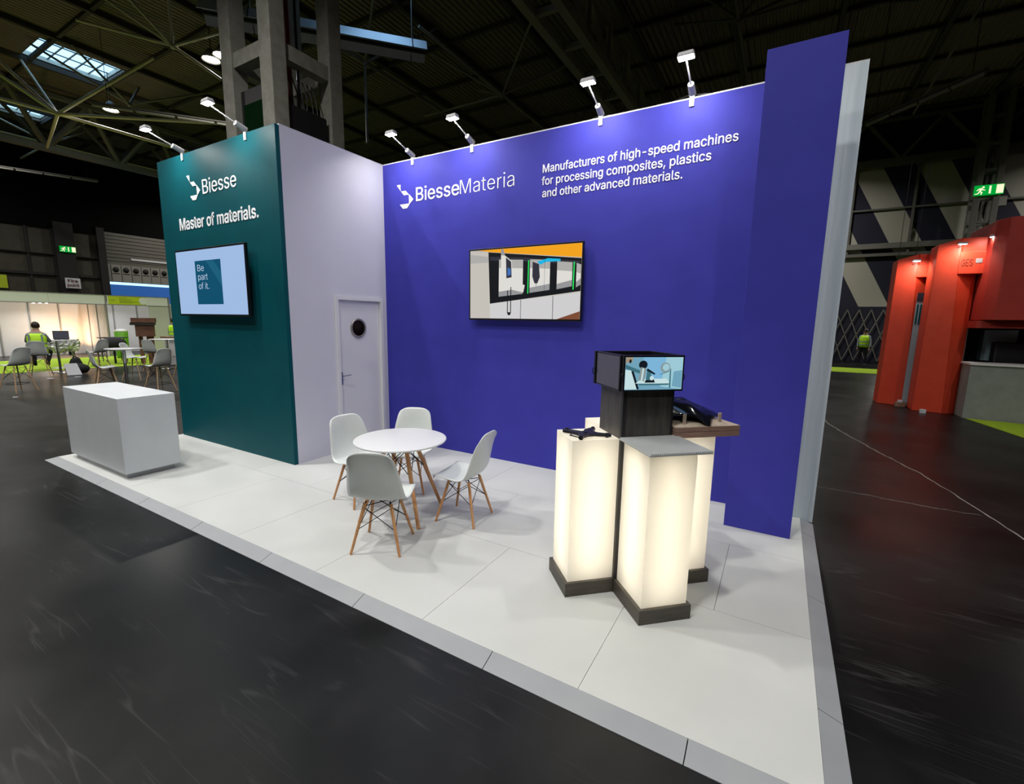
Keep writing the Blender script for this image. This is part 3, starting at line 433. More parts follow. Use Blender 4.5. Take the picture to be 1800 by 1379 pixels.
for k in range(30):
    x = 4 + k * 0.5
    b.bar((x, 24.9, 0.05), (x + .5, 24.9, 1.4), .04, .04, 'shutter'); b.bar((x + .5, 24.9, 0.05), (x, 24.9, 1.4), .04, .04, 'shutter')
    b.bar((x, 24.9, 1.4), (x + .5, 24.9, 2.7), .04, .04, 'shutter'); b.bar((x + .5, 24.9, 1.4), (x, 24.9, 2.7), .04, .04, 'shutter')
b.build('lattice_gate', wb)
b = MB(); b.box(22, 22.3, -18, 25, FZ, 12, 'darkpanel'); struct(b, 'wall_right')
b = MB(); b.box(-34, 22, -18.3, -18, FZ, 12, 'darkpanel'); struct(b, 'wall_front')

# lattice column by the far wall
def lattice_column(name, x, y, s, w, z1, label, m, step=1.6, flat=False):
    t = thing(name, (x, y, FZ), label, 'column')
    for ax, ay in ((-1, -1), (1, -1), (1, 1), (-1, 1)):
        q = MB(); cx_, cy_ = x + ax * s / 2, y + ay * s / 2
        q.box(cx_ - w / 2, cx_ + w / 2, cy_ - w / 2, cy_ + w / 2, FZ, z1, m); q.build('leg', t, bevel=0.01)
    q = MB(); z = 1.0
    while z < z1 - .3:
        for a, c in (((-1, -1), (1, -1)), ((1, -1), (1, 1)), ((1, 1), (-1, 1)), ((-1, 1), (-1, -1))):
            q.bar((x + a[0] * s / 2, y + a[1] * s / 2, z), (x + c[0] * s / 2, y + c[1] * s / 2, z), w * .8, w * .55, m)
        z += step
    q.build('cross_brace', t)
    return t
lattice_column('steel_column', 12.35, 24.1, 0.62, 0.2, 12, 'grey lattice column against the striped wall, carrying the lit exit sign', 'truss', 1.1)
# far wall exit sign
def running_man(mb, o, rx, uz, s, m):
    def P(u, v): return Vector(o) + Vector(rx) * u * s + Vector(uz) * v * s
    n = Vector(rx).cross(Vector(uz)) * 0.004
    def poly(pts): mb.extr([P(*p) for p in pts], n, m)
    poly([(0.52, .80), (.60, .88), (.70, .86), (.74, .76), (.68, .68), (.57, .70)])
    poly([(.30, .70), (.52, .72), (.62, .62), (.45, .36), (.34, .42), (.38, .60)])
    poly([(.30, .70), (.12, .48), (.18, .44), (.38, .60)])
    poly([(.55, .60), (.80, .52), (.80, .45), (.52, .50)])
    poly([(.34, .42), (.24, .22), (.02, .18), (.02, .11), (.30, .13), (.44, .36)])
    poly([(.44, .40), (.62, .30), (.55, .05), (.47, .05), (.50, .24), (.38, .34)])
def exit_sign(o, rx, w, h, label):
    rx = Vector(rx); uz = Vector((0, 0, 1)); n = rx.cross(uz)
    t = thing('exit_sign', o, label, 'sign', 0, 'lit exit signs')
    o = Vector(o)
    q = MB(); q.extr([o, o + rx * w, o + rx * w + uz * h, o + uz * h], -n * .06, 'green_lit'); q.build('sign_body', t)
    q = MB(); running_man(q, o + n * .002 + rx * .02 * w, rx, uz, h, 'white_lit'); q.build('running_figure', t)
    q = MB(); a = o + n * .002
    q.extr([a + rx * w * .50 + uz * h * .12, a + rx * w * .57 + uz * h * .12, a + rx * w * .57 + uz * h * .88, a + rx * w * .50 + uz * h * .88], n * .004, 'white_lit')
    q.build('arrow', t)
    q = MB(); q.extr([a + rx * w * .74 + uz * h * .08, a + rx * w * .98 + uz * h * .08, a + rx * w * .98 + uz * h * .94, a + rx * w * .74 + uz * h * .94], n * .004, 'white_lit')
    q.build('door_symbol', t)
M['green_lit'] = emis('lit_green', (0.0, 0.28, 0.03), 1.3); M['white_lit'] = emis('lit_white', (1.0, 0.95, 0.65), 1.0)
exit_sign((11.88, 23.62, 7.62), (1, 0, 0), 0.95, 0.42, 'lit green exit sign with a running figure on the lattice column')
exit_sign((-33.6, 5.85, 5.62), (0, 1, 0), 0.75, 0.34, 'lit green exit sign on the dark wall at far left')
b = MB(); b.box(13.0, 13.25, 24.6, 24.9, 7.3, 7.7, 'shutter_pale'); tag(b.build('junction_box'), 'small pale box on the striped wall right of the exit sign', 'box')
# fire point sign and lime poster on left wall
t = thing('fire_point_sign', (-33.6, 6.2, 3.4), 'white and red fire point notice on the dark left wall', 'sign')
b = MB(); b.box(-33.62, -33.58, 5.9, 6.62, 3.42, 4.05, 'white'); b.build('notice_board', t)
text('lettering', 'Fire', t, (-33.575, 0, 0), (0, 1, 0), (0, 0, 1), 6.02, 6.5, 3.78, 0.18, 'redtext', 0.02)
text('lettering', 'point', t, (-33.575, 0, 0), (0, 1, 0), (0, 0, 1), 5.98, 6.54, 3.52, 0.18, 'redtext', 0.02)
b = MB(); b.box(-33.85, -33.8, 2.5, 3.45, 3.25, 4.0, 'lime'); tag(b.build('poster'), 'lime green poster on the dark wall at the left edge', 'poster')

# ================================================================== ROOF STRUCTURE
b = MB()
x = -31.3
k = 0
while x < 22:
    b.box(x - .07, x + .07, -18, 25, 11.80, 12.0, 'purlin'); x += 3.1
y = -17.0
while y < 25:
    b.box(-34, 22, y - .06, y + .06, 11.86, 12.0, 'purlin'); y += 2.43
struct(b, 'trim_2')
def truss(name, x, z0, z1, hw, y0, y1, st, m, label, r=0.11, off=0.0, mb_=None):
    t = thing(name, (x, y0, z0), label, 'roof truss')
    q = MB(); q.bar((x, y0, z0), (x, y1, z0), r * 2.6, r * 2.2, m); q.build('bottom_chord', t)
    q = MB()
    for sx in (-1, 1): q.bar((x + sx * hw, y0, z1), (x + sx * hw, y1, z1), r * 1.6, r * 1.6, m)
    q.build('top_chord', t)
    q = MB(); y = y0 + off
    while y < y1:
        for sx in (-1, 1):
            if y - st / 2 > y0: q.bar((x, y, z0), (x + sx * hw, y - st / 2, z1), r * 1.5, r * 1.2, m)
            if y + st / 2 < y1: q.bar((x, y, z0), (x + sx * hw, y + st / 2, z1), r * 1.5, r * 1.2, m)
        y += st
    q.build('diagonal_web', t)
    return t
truss('roof_truss', -25.4, 9.5, 11.6, 1.0, -8, 24, 2.75, 'truss', 'pale grey triangular roof truss below the skylights at far left', 0.12, off=11.6 - 2.75 * 3 + 2.75 * 0)
# twin beam truss over the blue wall
t = thing('roof_truss', (-1.4, 3, 10.6), 'heavy twin chord roof truss above the long blue wall', 'roof truss')
for xx in (-1.86, -0.95):
    q = MB(); q.bar((xx, 3, 10.5), (xx, 25, 10.5), .26, .26, 'truss_dark2'); q.build('bottom_chord', t)
y = 4.0
while y < 25: q = MB(); q.bar((-1.86, y, 10.5), (-.95, y, 10.5), .16, .16, 'truss_dark2'); q.build('cross_member', t); y += 1.9
q = MB(); y = 4.0

while y < 24:
    q.bar((-1.86, y, 10.5), (-1.86, y + 1.9, 11.8), .12, .12, 'truss_dark2'); q.bar((-.95, y + 1.9, 10.5), (-.95, y, 11.8), .16, .14, 'truss_dark2')
    q.tube((-.95, y, 10.5), (-.95, y, 11.9), .09, 'truss_dark2'); y += 1.9
q.build('diagonal_web', t)
# space frame nodes: lower node with struts fanning up to the roof and long ties
def node(x, y, z, arms, label, m='truss_lit', r=.045):
    t = thing('strut_node', (x, y, z), label, 'roof strut', 0, 'roof strut nodes')
    for (dx, dy, dz) in arms:
        q = MB(); q.tube((x, y, z), (x + dx, y + dy, z + dz), r, m, 8); q.build('strut', t)
    q = MB(); q.ball((x, y, z), .10, m, 10, 8); q.build('hub', t)
node(-11.76, 2.95, 10.0, [(-3.2, -1.2, 1.0), (2.0, .9, .4), (-1.3, -1.6, 1.2), (-.3, -1.5, 1.3), (1.0, -.5, 1.9), (.5, 1.1, -.6)], 'pale star of roof struts above the pair of lit hall lamps')
node(-19.9, 2.47, 9.5, [(-2.2, -.3, 2.4), (-.2, -2.5, 2.3), (2.6, 2.4, 2.45), (0, 8, 0), (-5.5, 1.1, 0), (-.6, -6, 0), (0.2, -4.5, 2.3), (6, 5.5, 0.3)], 'pale strut node in front of the two skylights', r=.06)
node(-19.2, 4.6, 10.5, [(-.9, -2.6, 1.3), (.4, -1.8, 1.3), (1.5, 2.6, 1.2), (-1, .8, 1.2)], 'grey strut node at the corner of the larger skylight', 'truss')
node(-27.6, 4.3, 10.3, [(-2, -2.2, 1.5), (1.6, 1.6, 1.6), (-1.5, 2, 1.5), (0, 6, 0), (0, -6, 0), (-4.5, 0, 0)], 'strut node under the smaller far skylight', 'truss_lit')
node(-8.2, 7.3, 10.6, [(0, -5.5, 0.2), (2.0, 1.5, 1.3), (-2, 1.5, 1.3), (0, 6.0, 0), (0, 0, -2.6), (2.4, -1.6, 1.3), (-2.4, -1.6, 1.3)], 'dark strut node above the radiant heater', 'truss')
node(-5.2, 11.5, 10.6, [(0, -4.8, 0), (2.2, 1.6, 1.3), (-2.2, 1.6, 1.3), (0, 7, 0), (2.2, -1.6, 1.3), (-2.2, -1.6, 1.3), (-4, 0, 0)], 'dark strut node over the middle of the blue wall', 'truss_dark2')
node(3.2, 11.0, 10.6, [(0, -5, 0), (2.2, 1.6, 1.3), (-2.2, 1.6, 1.3), (0, 8, 0), (2.2, -1.6, 1.3), (-2.2, -1.6, 1.3), (6, 0, 0)], 'dark strut node over the tall blue fin', 'truss_dark')
node(9.0, 13.0, 10.6, [(0, -6, 0), (2.2, 1.6, 1.3), (-2.2, 1.6, 1.3), (0, 8, 0), (2.2, -1.6, 1.3), (-2.2, -1.6, 1.3), (5, 0, 0)], 'dark strut node above the red stand', 'truss_dark')
# suspended fluorescent trunking
def trunking(p, q_, label, m='shutter_pale', r=.05):
    p = Vector(p); q_ = Vector(q_); t = thing('light_trunking', p, label, 'strip light', 0, 'unlit strip lights under the roof')
    q = MB(); q.bar(p, q_, .16, .05, 'truss_dark'); q.build('rail', t)
    n = 4
    for i in range(n):
        a = p.lerp(q_, (i + .04) / n); c = p.lerp(q_, (i + .96) / n); q = MB(); q.tube(a - Vector((0, 0, .07)), c - Vector((0, 0, .07)), r, m); q.build('unlit_tube', t)
    for f in (.1, .9):
        q = MB(); a = p.lerp(q_, f); q.tube(a, (a.x, a.y, 12), .01, 'wire', 6); q.build('hanger', t)
trunking((6.75, 13.4, 8.0), (8.8, 11.1, 8.0), 'unlit strip light running away above the pale end panel')
trunking((-17.2, 2.6, 9.4), (-14.0, 6.7, 9.4), 'unlit strip light below the pair of lit hall lamps at left')
trunking((-30.6, 2.6, 9.3), (-27.6, 6.1, 9.0), 'unlit strip light hanging under the far left truss')

# high bay lamps (lit ones give the hall its light)
hb0 = None
def highbay(x, y, z, label, power, group=None, size=.45, color=(1, .97, .92), spread=150):
    global hb0
    if hb0 is None:
        t = thing('hall_lamp', (0, 0, 0), label, 'hall lamp')
        q = MB(); q.lathe([(.08, .35), (.12, .30), (.22, .16), (.30, .0), (.28, .0), (.20, .15), (.08, .28)], 'truss', 20); q.build('reflector', t, False)
        q = MB(); q.lathe([(.24, .03), (.24, .05)], 'lens', 20); q.build('lit_glass', t, False)
        q = MB(); q.tube((0, 0, .35), (0, 0, 12 - 10.5), .015, 'wire', 6); q.build('hanger', t, False)
        hb0 = t
    else: t = copy_tree(hb0)
    place(t, (x, y, z), 0, label, group)
    l = bpy.data.lights.new('hall_light', 'AREA'); l.shape = 'DISK'; l.size = size; l.energy = power; l.color = color; l.spread = R(spread)
    lo = bpy.data.objects.new('hall_light', l); COL.objects.link(lo); lo.parent = t; lo.location = (0, 0, -.03)
    return t
HP = 135
highbay(-12.6, 4.5, 10.5, 'bright hall lamp, left one of the close pair beside the grey column', HP)
highbay(-12.0, 4.55, 10.5, 'bright hall lamp, right one of the close pair beside the grey column', HP)
highbay(-20.6, 4.45, 10.5, 'bright hall lamp just below the larger skylight', HP * 1.6)
for (x, y, p) in ((-5.0, -6.5, 1.9), (1.0, -9.5, 1.2), (-2.0, -3.2, .9), (9.5, -9, .7), (3.5, -6.0, 0.8), (10.5, 0.5, .35), (-12.5, -5.0, .7), (-18.5, -4.0, .9), (-29, 1, .5), (-30, 12, .9), (5, 21, 1.8), (18, 21.5, 2.2), (-4, 17, 1.2)):  # unseen lamps added to brighten the stand, far wall and left side
    highbay(x, y, 10.5, 'added unseen hall lamp hanging from the roof to light the hall', HP * p, 'added unseen hall lamps')

# world: daylight seen through roof lights and shutter gap
w = bpy.data.worlds.new('world'); scene.world = w; w.use_nodes = True
bg = w.node_tree.nodes['Background']; bg.inputs[0].default_value = (0.30, 0.55, 0.85, 1); bg.inputs[1].default_value = 2.6

# big grey column behind the stand
def big_column():
    x0, y0, s, w = -4.50, 1.42, 1.42, 0.35
    t = thing('lattice_column', (x0 - s / 2, y0 + s / 2, FZ), 'massive grey four legged lattice column rising behind the teal tower', 'column')
    for ax, ay in ((0, 0), (-1, 0), (0, 1), (-1, 1)):
        cx_, cy_ = x0 + ax * s, y0 + ay * s; q = MB()
        q.prism([(cx_ - w / 2, cy_ - w / 2), (cx_ + w / 2, cy_ - w / 2), (cx_ + w / 2, cy_ + w / 2), (cx_ - w / 2, cy_ + w / 2)], FZ, 12, 'concrete')
        q.box(cx_ - w / 2 - .05, cx_ - w / 2 + .0, cy_ - w / 2, cy_ - w / 2 + .08, FZ, 12, 'concrete')
        q.build('leg', t, bevel=.015)
    for z in (1.2, 4.3, 7.35, 10.4):
        for a, c in (((0, 0), (-1, 0)), ((0, 0), (0, 1)), ((-1, 0), (-1, 1)), ((0, 1), (-1, 1))):
            q = MB(); q.bar((x0 + a[0] * s, y0 + a[1] * s, z), (x0 + c[0] * s, y0 + c[1] * s, z), .26, .30, 'concrete')
            q.build('cross_beam', t)
    q = MB(); q.tube((x0 - .25, y0 + .5, FZ), (x0 - .25, y0 + .5, 12), .07, 'red_pipe'); q.tube((x0 - .1, y0 + .62, FZ), (x0 - .1, y0 + .62, 12), .03, 'wire')
    q.build('service_pipe', t)['label'] = 'dark red service pipe'
    # green board on the front face, dark cabinet on the right face
    u = thing('board', (x0 - s / 2, y0 - .05, 4.8), 'dark green board in a black frame inside the grey column', 'board')
    q = MB(); q.box(x0 - s + w / 2 + .02, x0 - w / 2 - .02, y0 - .02, y0 + .28, 4.2, 6.75, 'blackplastic'); q.build('frame', u)
    q = MB(); q.box(x0 - s + w / 2 + .12, x0 - w / 2 - .16, y0 - .035, y0 - .02, 4.3, 6.45, 'green_scr'); q.build('green_face', u)
    q = MB(); q.box(x0 - .25, x0 + .12, y0 + w / 2 + .03, y0 + s - w / 2 - .10, 4.2, 6.35, 'blackplastic')
    tag(q.build('electrical_cabinet'), 'black cabinet between the right hand legs of the grey column', 'cabinet')
    u = thing('cable_bundle', (x0, y0 + .7, 6.5), 'loose dark cables hanging inside the grey column', 'cables')
    q = MB()
    for k in range(6):
        a = y0 + .35 + k * .12; pts = [(x0 - .1, a, 7.0), (x0 - .02, a + .05, 6.7), (x0 + .02, a + .12 * random.random(), 6.35), (x0 - .05, a + .02, 6.1)]
        q.path(pts, .015, 'wire', 6)
    q.build('cable', u)
big_column()
# radiant tube heater
t = thing('radiant_heater', (-6.2, 5.4, 9.9), 'long shiny radiant heater hanging from the roof right of the column', 'heater')
p = Vector((-9.0, 2.4, 10.0)); e = Vector((-4.97, 6.74, 10.0)); d = (e - p).normalized(); sd = d.cross(Vector((0, 0, 1)))
q = MB()
for a, c in (((-.40, -.27), (-.16, .07)), ((-.16, .07), (.16, .07)), ((.16, .07), (.40, -.27))):
    q.add([p + sd * a[0] + Vector((0, 0, a[1])), p + sd * c[0] + Vector((0, 0, c[1])), e + sd * c[0] + Vector((0, 0, c[1])), e + sd * a[0] + Vector((0, 0, a[1]))], [(0, 1, 2, 3)], 'heater')
o = q.build('reflector', t); so = o.modifiers.new('s', 'SOLIDIFY'); so.thickness = .02
for k in (-.13, .13):
    q = MB(); q.tube(p + sd * k - Vector((0, 0, .1)), e + sd * k - Vector((0, 0, .1)), .05, 'blackplastic'); q.build('burner_tube', t)
for f in (.2, .55, .93):
    c = p.lerp(e, f); q = MB(); q.tube(c, (c.x, c.y, 12), .012, 'alu', 6); q.path([c + sd * a + Vector((0, 0, z)) for a, z in ((-.42, -.29), (-.17, .10), (.17, .10), (.42, -.29))], .018, 'blackplastic', 6); q.build('hanger', t)

# ================================================================== STAND PLATFORM
YF, XR, XL, RA = -3.052, 5.433, -2.836, 0.105
t = thing('stand_platform', (1.3, -1.5, FZ), 'low white exhibition platform with grey sloping edges', 'platform')
tiles = []
def row(y0, y1, xs_):
    for a, c in zip(xs_, xs_[1:]): tiles.append((a, c, y0, y1))
row(YF, -1.99, [XL, -1.83, -.79, .25, 1.29, 2.33, 3.36, 4.39, XR])
row(-1.99, -.95, [XL, -1.31, -.27, .77, 1.81, 2.85, 3.87, 4.9, XR])
row(-.95, 0.0, [XL, -1.83, -.79, .25, 1.29, 2.33, 3.36, 4.39, XR])
q = MB()
for a, c, y0, y1 in tiles:
    g = .0013; q.box(a + g, c - g, y0 + g, y1 - g, -.012, 0, 'deck')
q.box(XL, XR, YF, 0.0, FZ, -.012, 'gap'); q.build('deck', t)
def ramp(name, pts_top, pts_bot):
    q = MB()
    for (a, b_), (c, d_) in zip(zip(pts_top, pts_bot), zip(pts_top[1:], pts_bot[1:])):
        a, b_, c, d_ = map(Vector, (a, b_, c, d_)); v = (c - a).normalized() * .0025
        q.hexa([Vector((a.x, a.y, FZ)) + v, b_ + v, d_ - v, Vector((c.x, c.y, FZ)) - v, a + v, b_ + v + Vector((0, 0, .003)), d_ - v + Vector((0, 0, .003)), c - v], 'ramp')
    q.build(name, t)
fx = [XL, -1.3, -.27, .77, 1.81, 2.85, 3.88, 4.92, XR]
ramp('front_edging', [(x, YF, 0) for x in fx], [((x - RA if i == 0 else x + RA if i == len(fx) - 1 else x), YF - RA, FZ) for i, x in enumerate(fx)])
fy = [YF, -2.55, -1.46, -.35, 0]
ramp('side_edging', [(XR, y, 0) for y in fy], [(XR + RA, (y - RA if i == 0 else y), FZ) for i, y in enumerate(fy)])
ramp('side_edging', [(XL, y, 0) for y in (YF, -2, -1, 0)], [(XL - RA, y - (RA if y == YF else 0), FZ) for y in (YF, -2, -1, 0)])

# ================================================================== BLUE WALL
W, H = 5.531, 4.0
t = thing('display_wall', (2.7, 0.05, 0), 'long royal blue stand wall with white lettering and a pale cloth right end', 'stand wall')
q = MB(); q.box(0.02, W, 0.012, 0.14, FZ, H - .004, 'white_trim'); q.build('wall_core', t)
q = MB(); q.box(0, 4.87, 0, 0.012, 0, H - .012, 'blue'); q.box(0, W, 0.0, 0.02, H - .012, H, 'white_trim'); q.build('blue_graphic', t)
q = MB(); nx = 14
vs = []
for i in range(nx + 1):
    x = 4.88 + (W - 4.88) * i / nx; yy = 0.004 - .012 * (math.sin(i * 1.1) + .6 * math.sin(i * 2.3 + 1)) * (0.8)
    for k in range(9):
        z = FZ + .02 + (H - .03 - FZ) * k / 8; vs.append((x, min(yy * (1.2 - k / 8), 0.01), z))
q.add(vs, [(i * 9 + k, (i + 1) * 9 + k, (i + 1) * 9 + k + 1, i * 9 + k + 1) for i in range(nx) for k in range(8)], 'fabric_grey', True)
q.build('cloth_end_panel', t)['label'] = 'pale grey cloth covered end panel'
WX = (1, 0, 0); WZ = (0, 0, 1)
def logo(parent, p0, right, x0, z0, sx, sz, mname='letter'):
    # outline in units of the mark's own box (0..1, 0..1), four folded ribbon faces
    P = [[(0, 1), (.235, 1), (.235, .745), (.26, .72)], [(.26, .72), (.54, .72), (.73, .545), (.44, .545)],
         [(.74, .56), (1.0, .33), (.80, .185), (.74, .185)], [(.17, .185), (.80, .185), (.62, 0), (.36, 0)]]
    right = Vector(right); n = right.cross(Vector((0, 0, 1))); q = MB()
    for pl in P: q.extr([Vector(p0) + right * (x0 + u * sx) + Vector((0, 0, z0 + v * sz)) for u, v in pl][::1], n * .004, mname)
    q.build('logo_mark', parent)
logo(t, (0, -.001, 0), WX, 0.265, 3.365, 0.305, 0.325)
text('lettering', 'Biesse', t, (0, -.001, 0), WX, WZ, .62, 1.355, 3.44, .175, 'letter', 0.004)
text('lettering', 'Materia', t, (0, -.001, 0), WX, WZ, 1.37, 2.18, 3.44, .175, 'letter', -0.010)
text('slogan', 'Manufacturers of high-speed machines', t, (0, -.001, 0), WX, WZ, 2.56, 4.60, 3.535, .088, 'letter', 0.008)
text('slogan', 'for processing composites, plastics', t, (0, -.001, 0), WX, WZ, 2.55, 4.375, 3.40, .088, 'letter', 0.008)
text('slogan', 'and other advanced materials.', t, (0, -.001, 0), WX, WZ, 2.56, 4.12, 3.265, .088, 'letter', 0.008)
# fin
q = MB(); q.box(4.814, 5.339, -.567, -.517, 0, 3.984, 'blue')
tag(q.build('fin_panel', bevel=.002), 'tall narrow blue fin panel standing in front of the blue wall at its right end', 'panel')

# ================================================================== TOWER (store room)
D, TT, WT, HT = 1.568, .053, 2.793, 3.985
t = thing('store_tower', (-1.4, -.8, 0), 'square tower with a teal front and a white side with a door', 'tower')
q = MB(); q.box(-WT, 0, -D - TT, -D, 0, HT, 'teal'); q.build('teal_front', t, bevel=.002)['label'] = 'teal front panel with white lettering'
q = MB()
DY0, DY1, DZ = -.875, -.135, 2.08
q.box(-.08, 0, -D, DY0 - .02, 0, H, 'lav'); q.box(-.08, 0, DY1 + .02, 0, 0, H, 'lav'); q.box(-.08, 0, DY0 - .02, DY1 + .02, DZ + .02, H, 'lav')
q.box(-WT, -WT + .08, -D, 0, 0, H - .02, 'lav'); q.box(-WT + .08, -.08, -.08, 0, 0, H - .02, 'lav')
q.build('side_wall', t)['label'] = 'white side wall'
q = MB()
q.box(-.06, .022, DY0 - .05, DY0, 0.001, DZ, 'white_trim'); q.box(-.06, .022, DY1, DY1 + .05, 0.001, DZ, 'white_trim'); q.box(-.06, .022, DY0 - .05, DY1 + .05, DZ, DZ + .05, 'white_trim')
q.build('door_frame', t)
q = MB(); q.box(-.06, -.022, DY0 + .003, DY1 - .003, .01, DZ - .003, 'door'); dr = q.build('door', t)
pc = (-.022, (DY0 + DY1) / 2 - .02, 1.70)
q = MB(); q.lathe([(.105, 0), (.135, 0), (.135, .012), (.125, .02), (.108, .012)], 'porthole', 32, c=pc, ax=(1, 0, 0), caps=False); q.build('porthole_ring', dr)
q = MB(); q.lathe([(.112, .004), (.112, .006)], 'glass_dark', 32, c=pc, ax=(1, 0, 0)); q.build('porthole_glass', dr)
q = MB(); q.box(-.022, -.014, DY0 + .018, DY0 + .052, .93, 1.10, 'steel'); q.build('handle_plate', dr)
q = MB(); q.tube((-.016, DY0 + .035, 1.055), (.035, DY0 + .035, 1.055), .008, 'steel'); q.tube((.035, DY0 + .03, 1.055), (.035, DY0 + .15, 1.06), .007, 'steel'); q.build('door_handle', dr)
TY = -D - TT - .001
logo(t, (0, TY, 0), WX, -2.0, 3.37, 0.32, 0.325)
text('lettering', 'Biesse', t, (0, TY, 0), WX, WZ, -1.62, -.83, 3.42, .178, 'letter', 0.0)
text('slogan', 'Master of materials.', t, (0, TY, 0), WX, WZ, -2.30, -.41, 3.015, .150, 'letter', 0.014)

# ================================================================== TELEVISIONS
def quad(mb, p0, n, pts, z, m):   # flat picture shape on a screen facing -y; pts in (x,z) world, z = lift
    mb.add([(x, p0 - z * 0.0004, zz) for x, zz in pts], [tuple(range(len(pts)))], m)
def tvset(label, x0, x1, z0, z1, yf, wall):
    t = thing('television', ((x0 + x1) / 2, wall, z0), label, 'television', 0, 'wall televisions on the stand')
    q = MB(); q.box(x0, x1, yf, yf + .035, z0, z1, 'bezel'); q.box(x0 + .2, x1 - .2, yf + .035, yf + .06, z0 + .1, z1 - .15, 'blackplastic'); q.build('casing', t, bevel=.003)
    q = MB(); q.box(x0 + .45, x1 - .45, yf + .06, wall - .002, z0 + .2, z1 - .25, 'blackplastic'); q.build('wall_bracket', t)
    return t
def E(name, r, g, b_, s=1.0):
    M[name] = emis('screen_' + name, (r, g, b_), s); return name
# teal tower TV
tv = tvset('television on the teal tower showing a pale screen with a teal booklet', -2.30, -.58, 1.835, 2.725, -1.72, TY)
q = MB(); q.box(-2.275, -.605, -1.7215, -1.72, 1.86, 2.70, E('paleblue', .36, .52, .80, .95)); scr = q.build('screen', tv)
q = MB(); Y = -1.7225
q.box(-1.78, -1.145, Y, Y + .001, 1.99, 2.56, E('booklet', .003, .075, .145, 1.0))
quad(q, Y - .0002, 0, [(-1.5, 2.56), (-1.32, 2.56), (-1.15, 2.40), (-1.15, 2.22)], 1, E('book2', .01, .11, .19))
q.build('booklet_picture', scr)
M['scrtext'] = emis('screen_text', (.62, .75, .95), 1.0)
for s_, a, z, w_ in (('Be', -1.72, 2.425, .16), ('part', -1.72, 2.31, .24), ('of it.', -1.72, 2.19, .255)):
    text('screen_words', s_, scr, (0, Y - .0004, 0), WX, WZ, a, a + w_, z, .085, 'scrtext', -0.01, depth=.0005)
# blue wall TV
tv = tvset('television on the blue wall showing a white milling machine with orange top', 1.575, 3.135, 1.84, 2.725, -.085, 0)
q = MB(); q.box(1.595, 3.118, -.0865, -.085, 1.862, 2.705, E('cream', .58, .55, .50, .95)); scr = q.build('screen', tv)
q = MB(); Y = -.088
E('orange', .88, .36, .008); E('sblack', .006, .007, .010); E('swhite', .62, .61, .62); E('sgrey', .30, .30, .31); E('sgreen', .02, .75, .12); E('scyan', .01, .45, .75)
E('sblue', .05, .15, .45); E('sdark', .03, .03, .045); E('sbrown', .20, .07, .035); E('sgrey2', .42, .41, .39); E('slight', .72, .70, .66)
def S(pts, z, m): quad(q, Y, 0, pts, z, m)
S([(1.60, 2.70), (3.118, 2.70), (3.118, 2.66), (2.1, 2.66)], 0, 'sgrey2')
S([(1.72, 2.704), (3.118, 2.704), (3.118, 2.55), (1.9, 2.675)], 1, 'orange')
S([(1.595, 2.66), (1.872, 2.62), (1.872, 2.55), (1.595, 2.55)], 1, 'sgrey2')
S([(1.872, 2.675), (3.118, 2.54), (3.118, 2.18), (1.90, 2.045)], 2, 'sblack')
S([(1.90, 2.045), (3.118, 2.165), (3.118, 1.95), (2.83, 1.862), (1.90, 1.862)], 2, 'swhite')
S([(2.83, 1.862), (3.118, 1.955), (3.118, 1.862)], 3, 'sbrown')
S([(1.90, 2.62), (2.38, 2.585), (3.1, 2.51), (3.1, 2.47), (2.38, 2.54), (1.90, 2.575)], 3, 'sdark')
for a, c, zt, zb in ((2.03, 2.37, 2.58, 2.13), (2.465, 2.73, 2.56, 2.17), (2.82, 3.01, 2.52, 2.205), (3.06, 3.115, 2.49, 2.22)):
    S([(a, zt), (c, zt - .02), (c, zb + .03), (a, zb)], 4, 'slight')
    S([(a, zt), (c, zt - .02), (c, zt - .12), (a, zt - .10)], 5, 'sgrey2')
    S([(a, zb + .06), (c, zb + .10), (c, zb + .03), (a, zb)], 5, 'sgrey')
for a in (2.445, 3.03):
    S([(a - .006, 2.555 - (a - 2.4) * .08), (a + .008, 2.555 - (a - 2.4) * .08), (a + .004, 2.16 + (a - 2.4) * .06), (a - .01, 2.16 + (a - 2.4) * .06)], 6, 'sgreen')
S([(2.56, 2.53), (2.70, 2.56), (2.86, 2.545), (2.86, 2.52), (2.68, 2.52), (2.60, 2.49)], 7, 'scyan')
S([(2.50, 2.53), (2.585, 2.50), (2.60, 2.35), (2.57, 2.28), (2.53, 2.28), (2.50, 2.36)], 7, 'sdark')
S([(2.545, 2.28), (2.56, 2.28), (2.555, 2.22)], 7, 'sgrey')
S([(2.06, 2.63), (2.12, 2.62), (2.215, 2.55), (2.225, 2.34), (2.40, 2.26), (2.38, 2.175), (2.10, 2.24), (2.06, 2.30)], 8, 'slight')
S([(2.13, 2.60), (2.205, 2.545), (2.215, 2.36), (2.14, 2.35)], 9, 'sdark'); S([(2.155, 2.48), (2.20, 2.46), (2.205, 2.39), (2.155, 2.38)], 10, 'sblue')
S([(2.06, 2.70), (2.09, 2.70), (2.12, 2.62), (2.06, 2.63)], 9, 'sgrey')
for (a, b_, c, d_) in ((2.155, 2.165, 2.20, 1.93), (2.20, 2.205, 2.20, 1.93)): S([(a, b_ + .04), (a + .012, b_ + .04), (a + .012, d_), (a, d_)], 9, 'sblack')
S([(2.155, 1.94), (2.212, 1.94), (2.20, 1.905), (2.168, 1.905)], 9, 'sblack')
S([(2.345, 2.09), (2.352, 2.09), (2.352, 1.862), (2.345, 1.862)], 9, 'sdark'); S([(2.775, 2.13), (2.782, 2.13), (2.782, 1.862), (2.775, 1.862)], 9, 'sdark')
S([(2.66, 2.565), (2.663, 2.565), (2.663, 2.15), (2.66, 2.15)], 9, 'sblack')
q.build('machine_picture', scr)

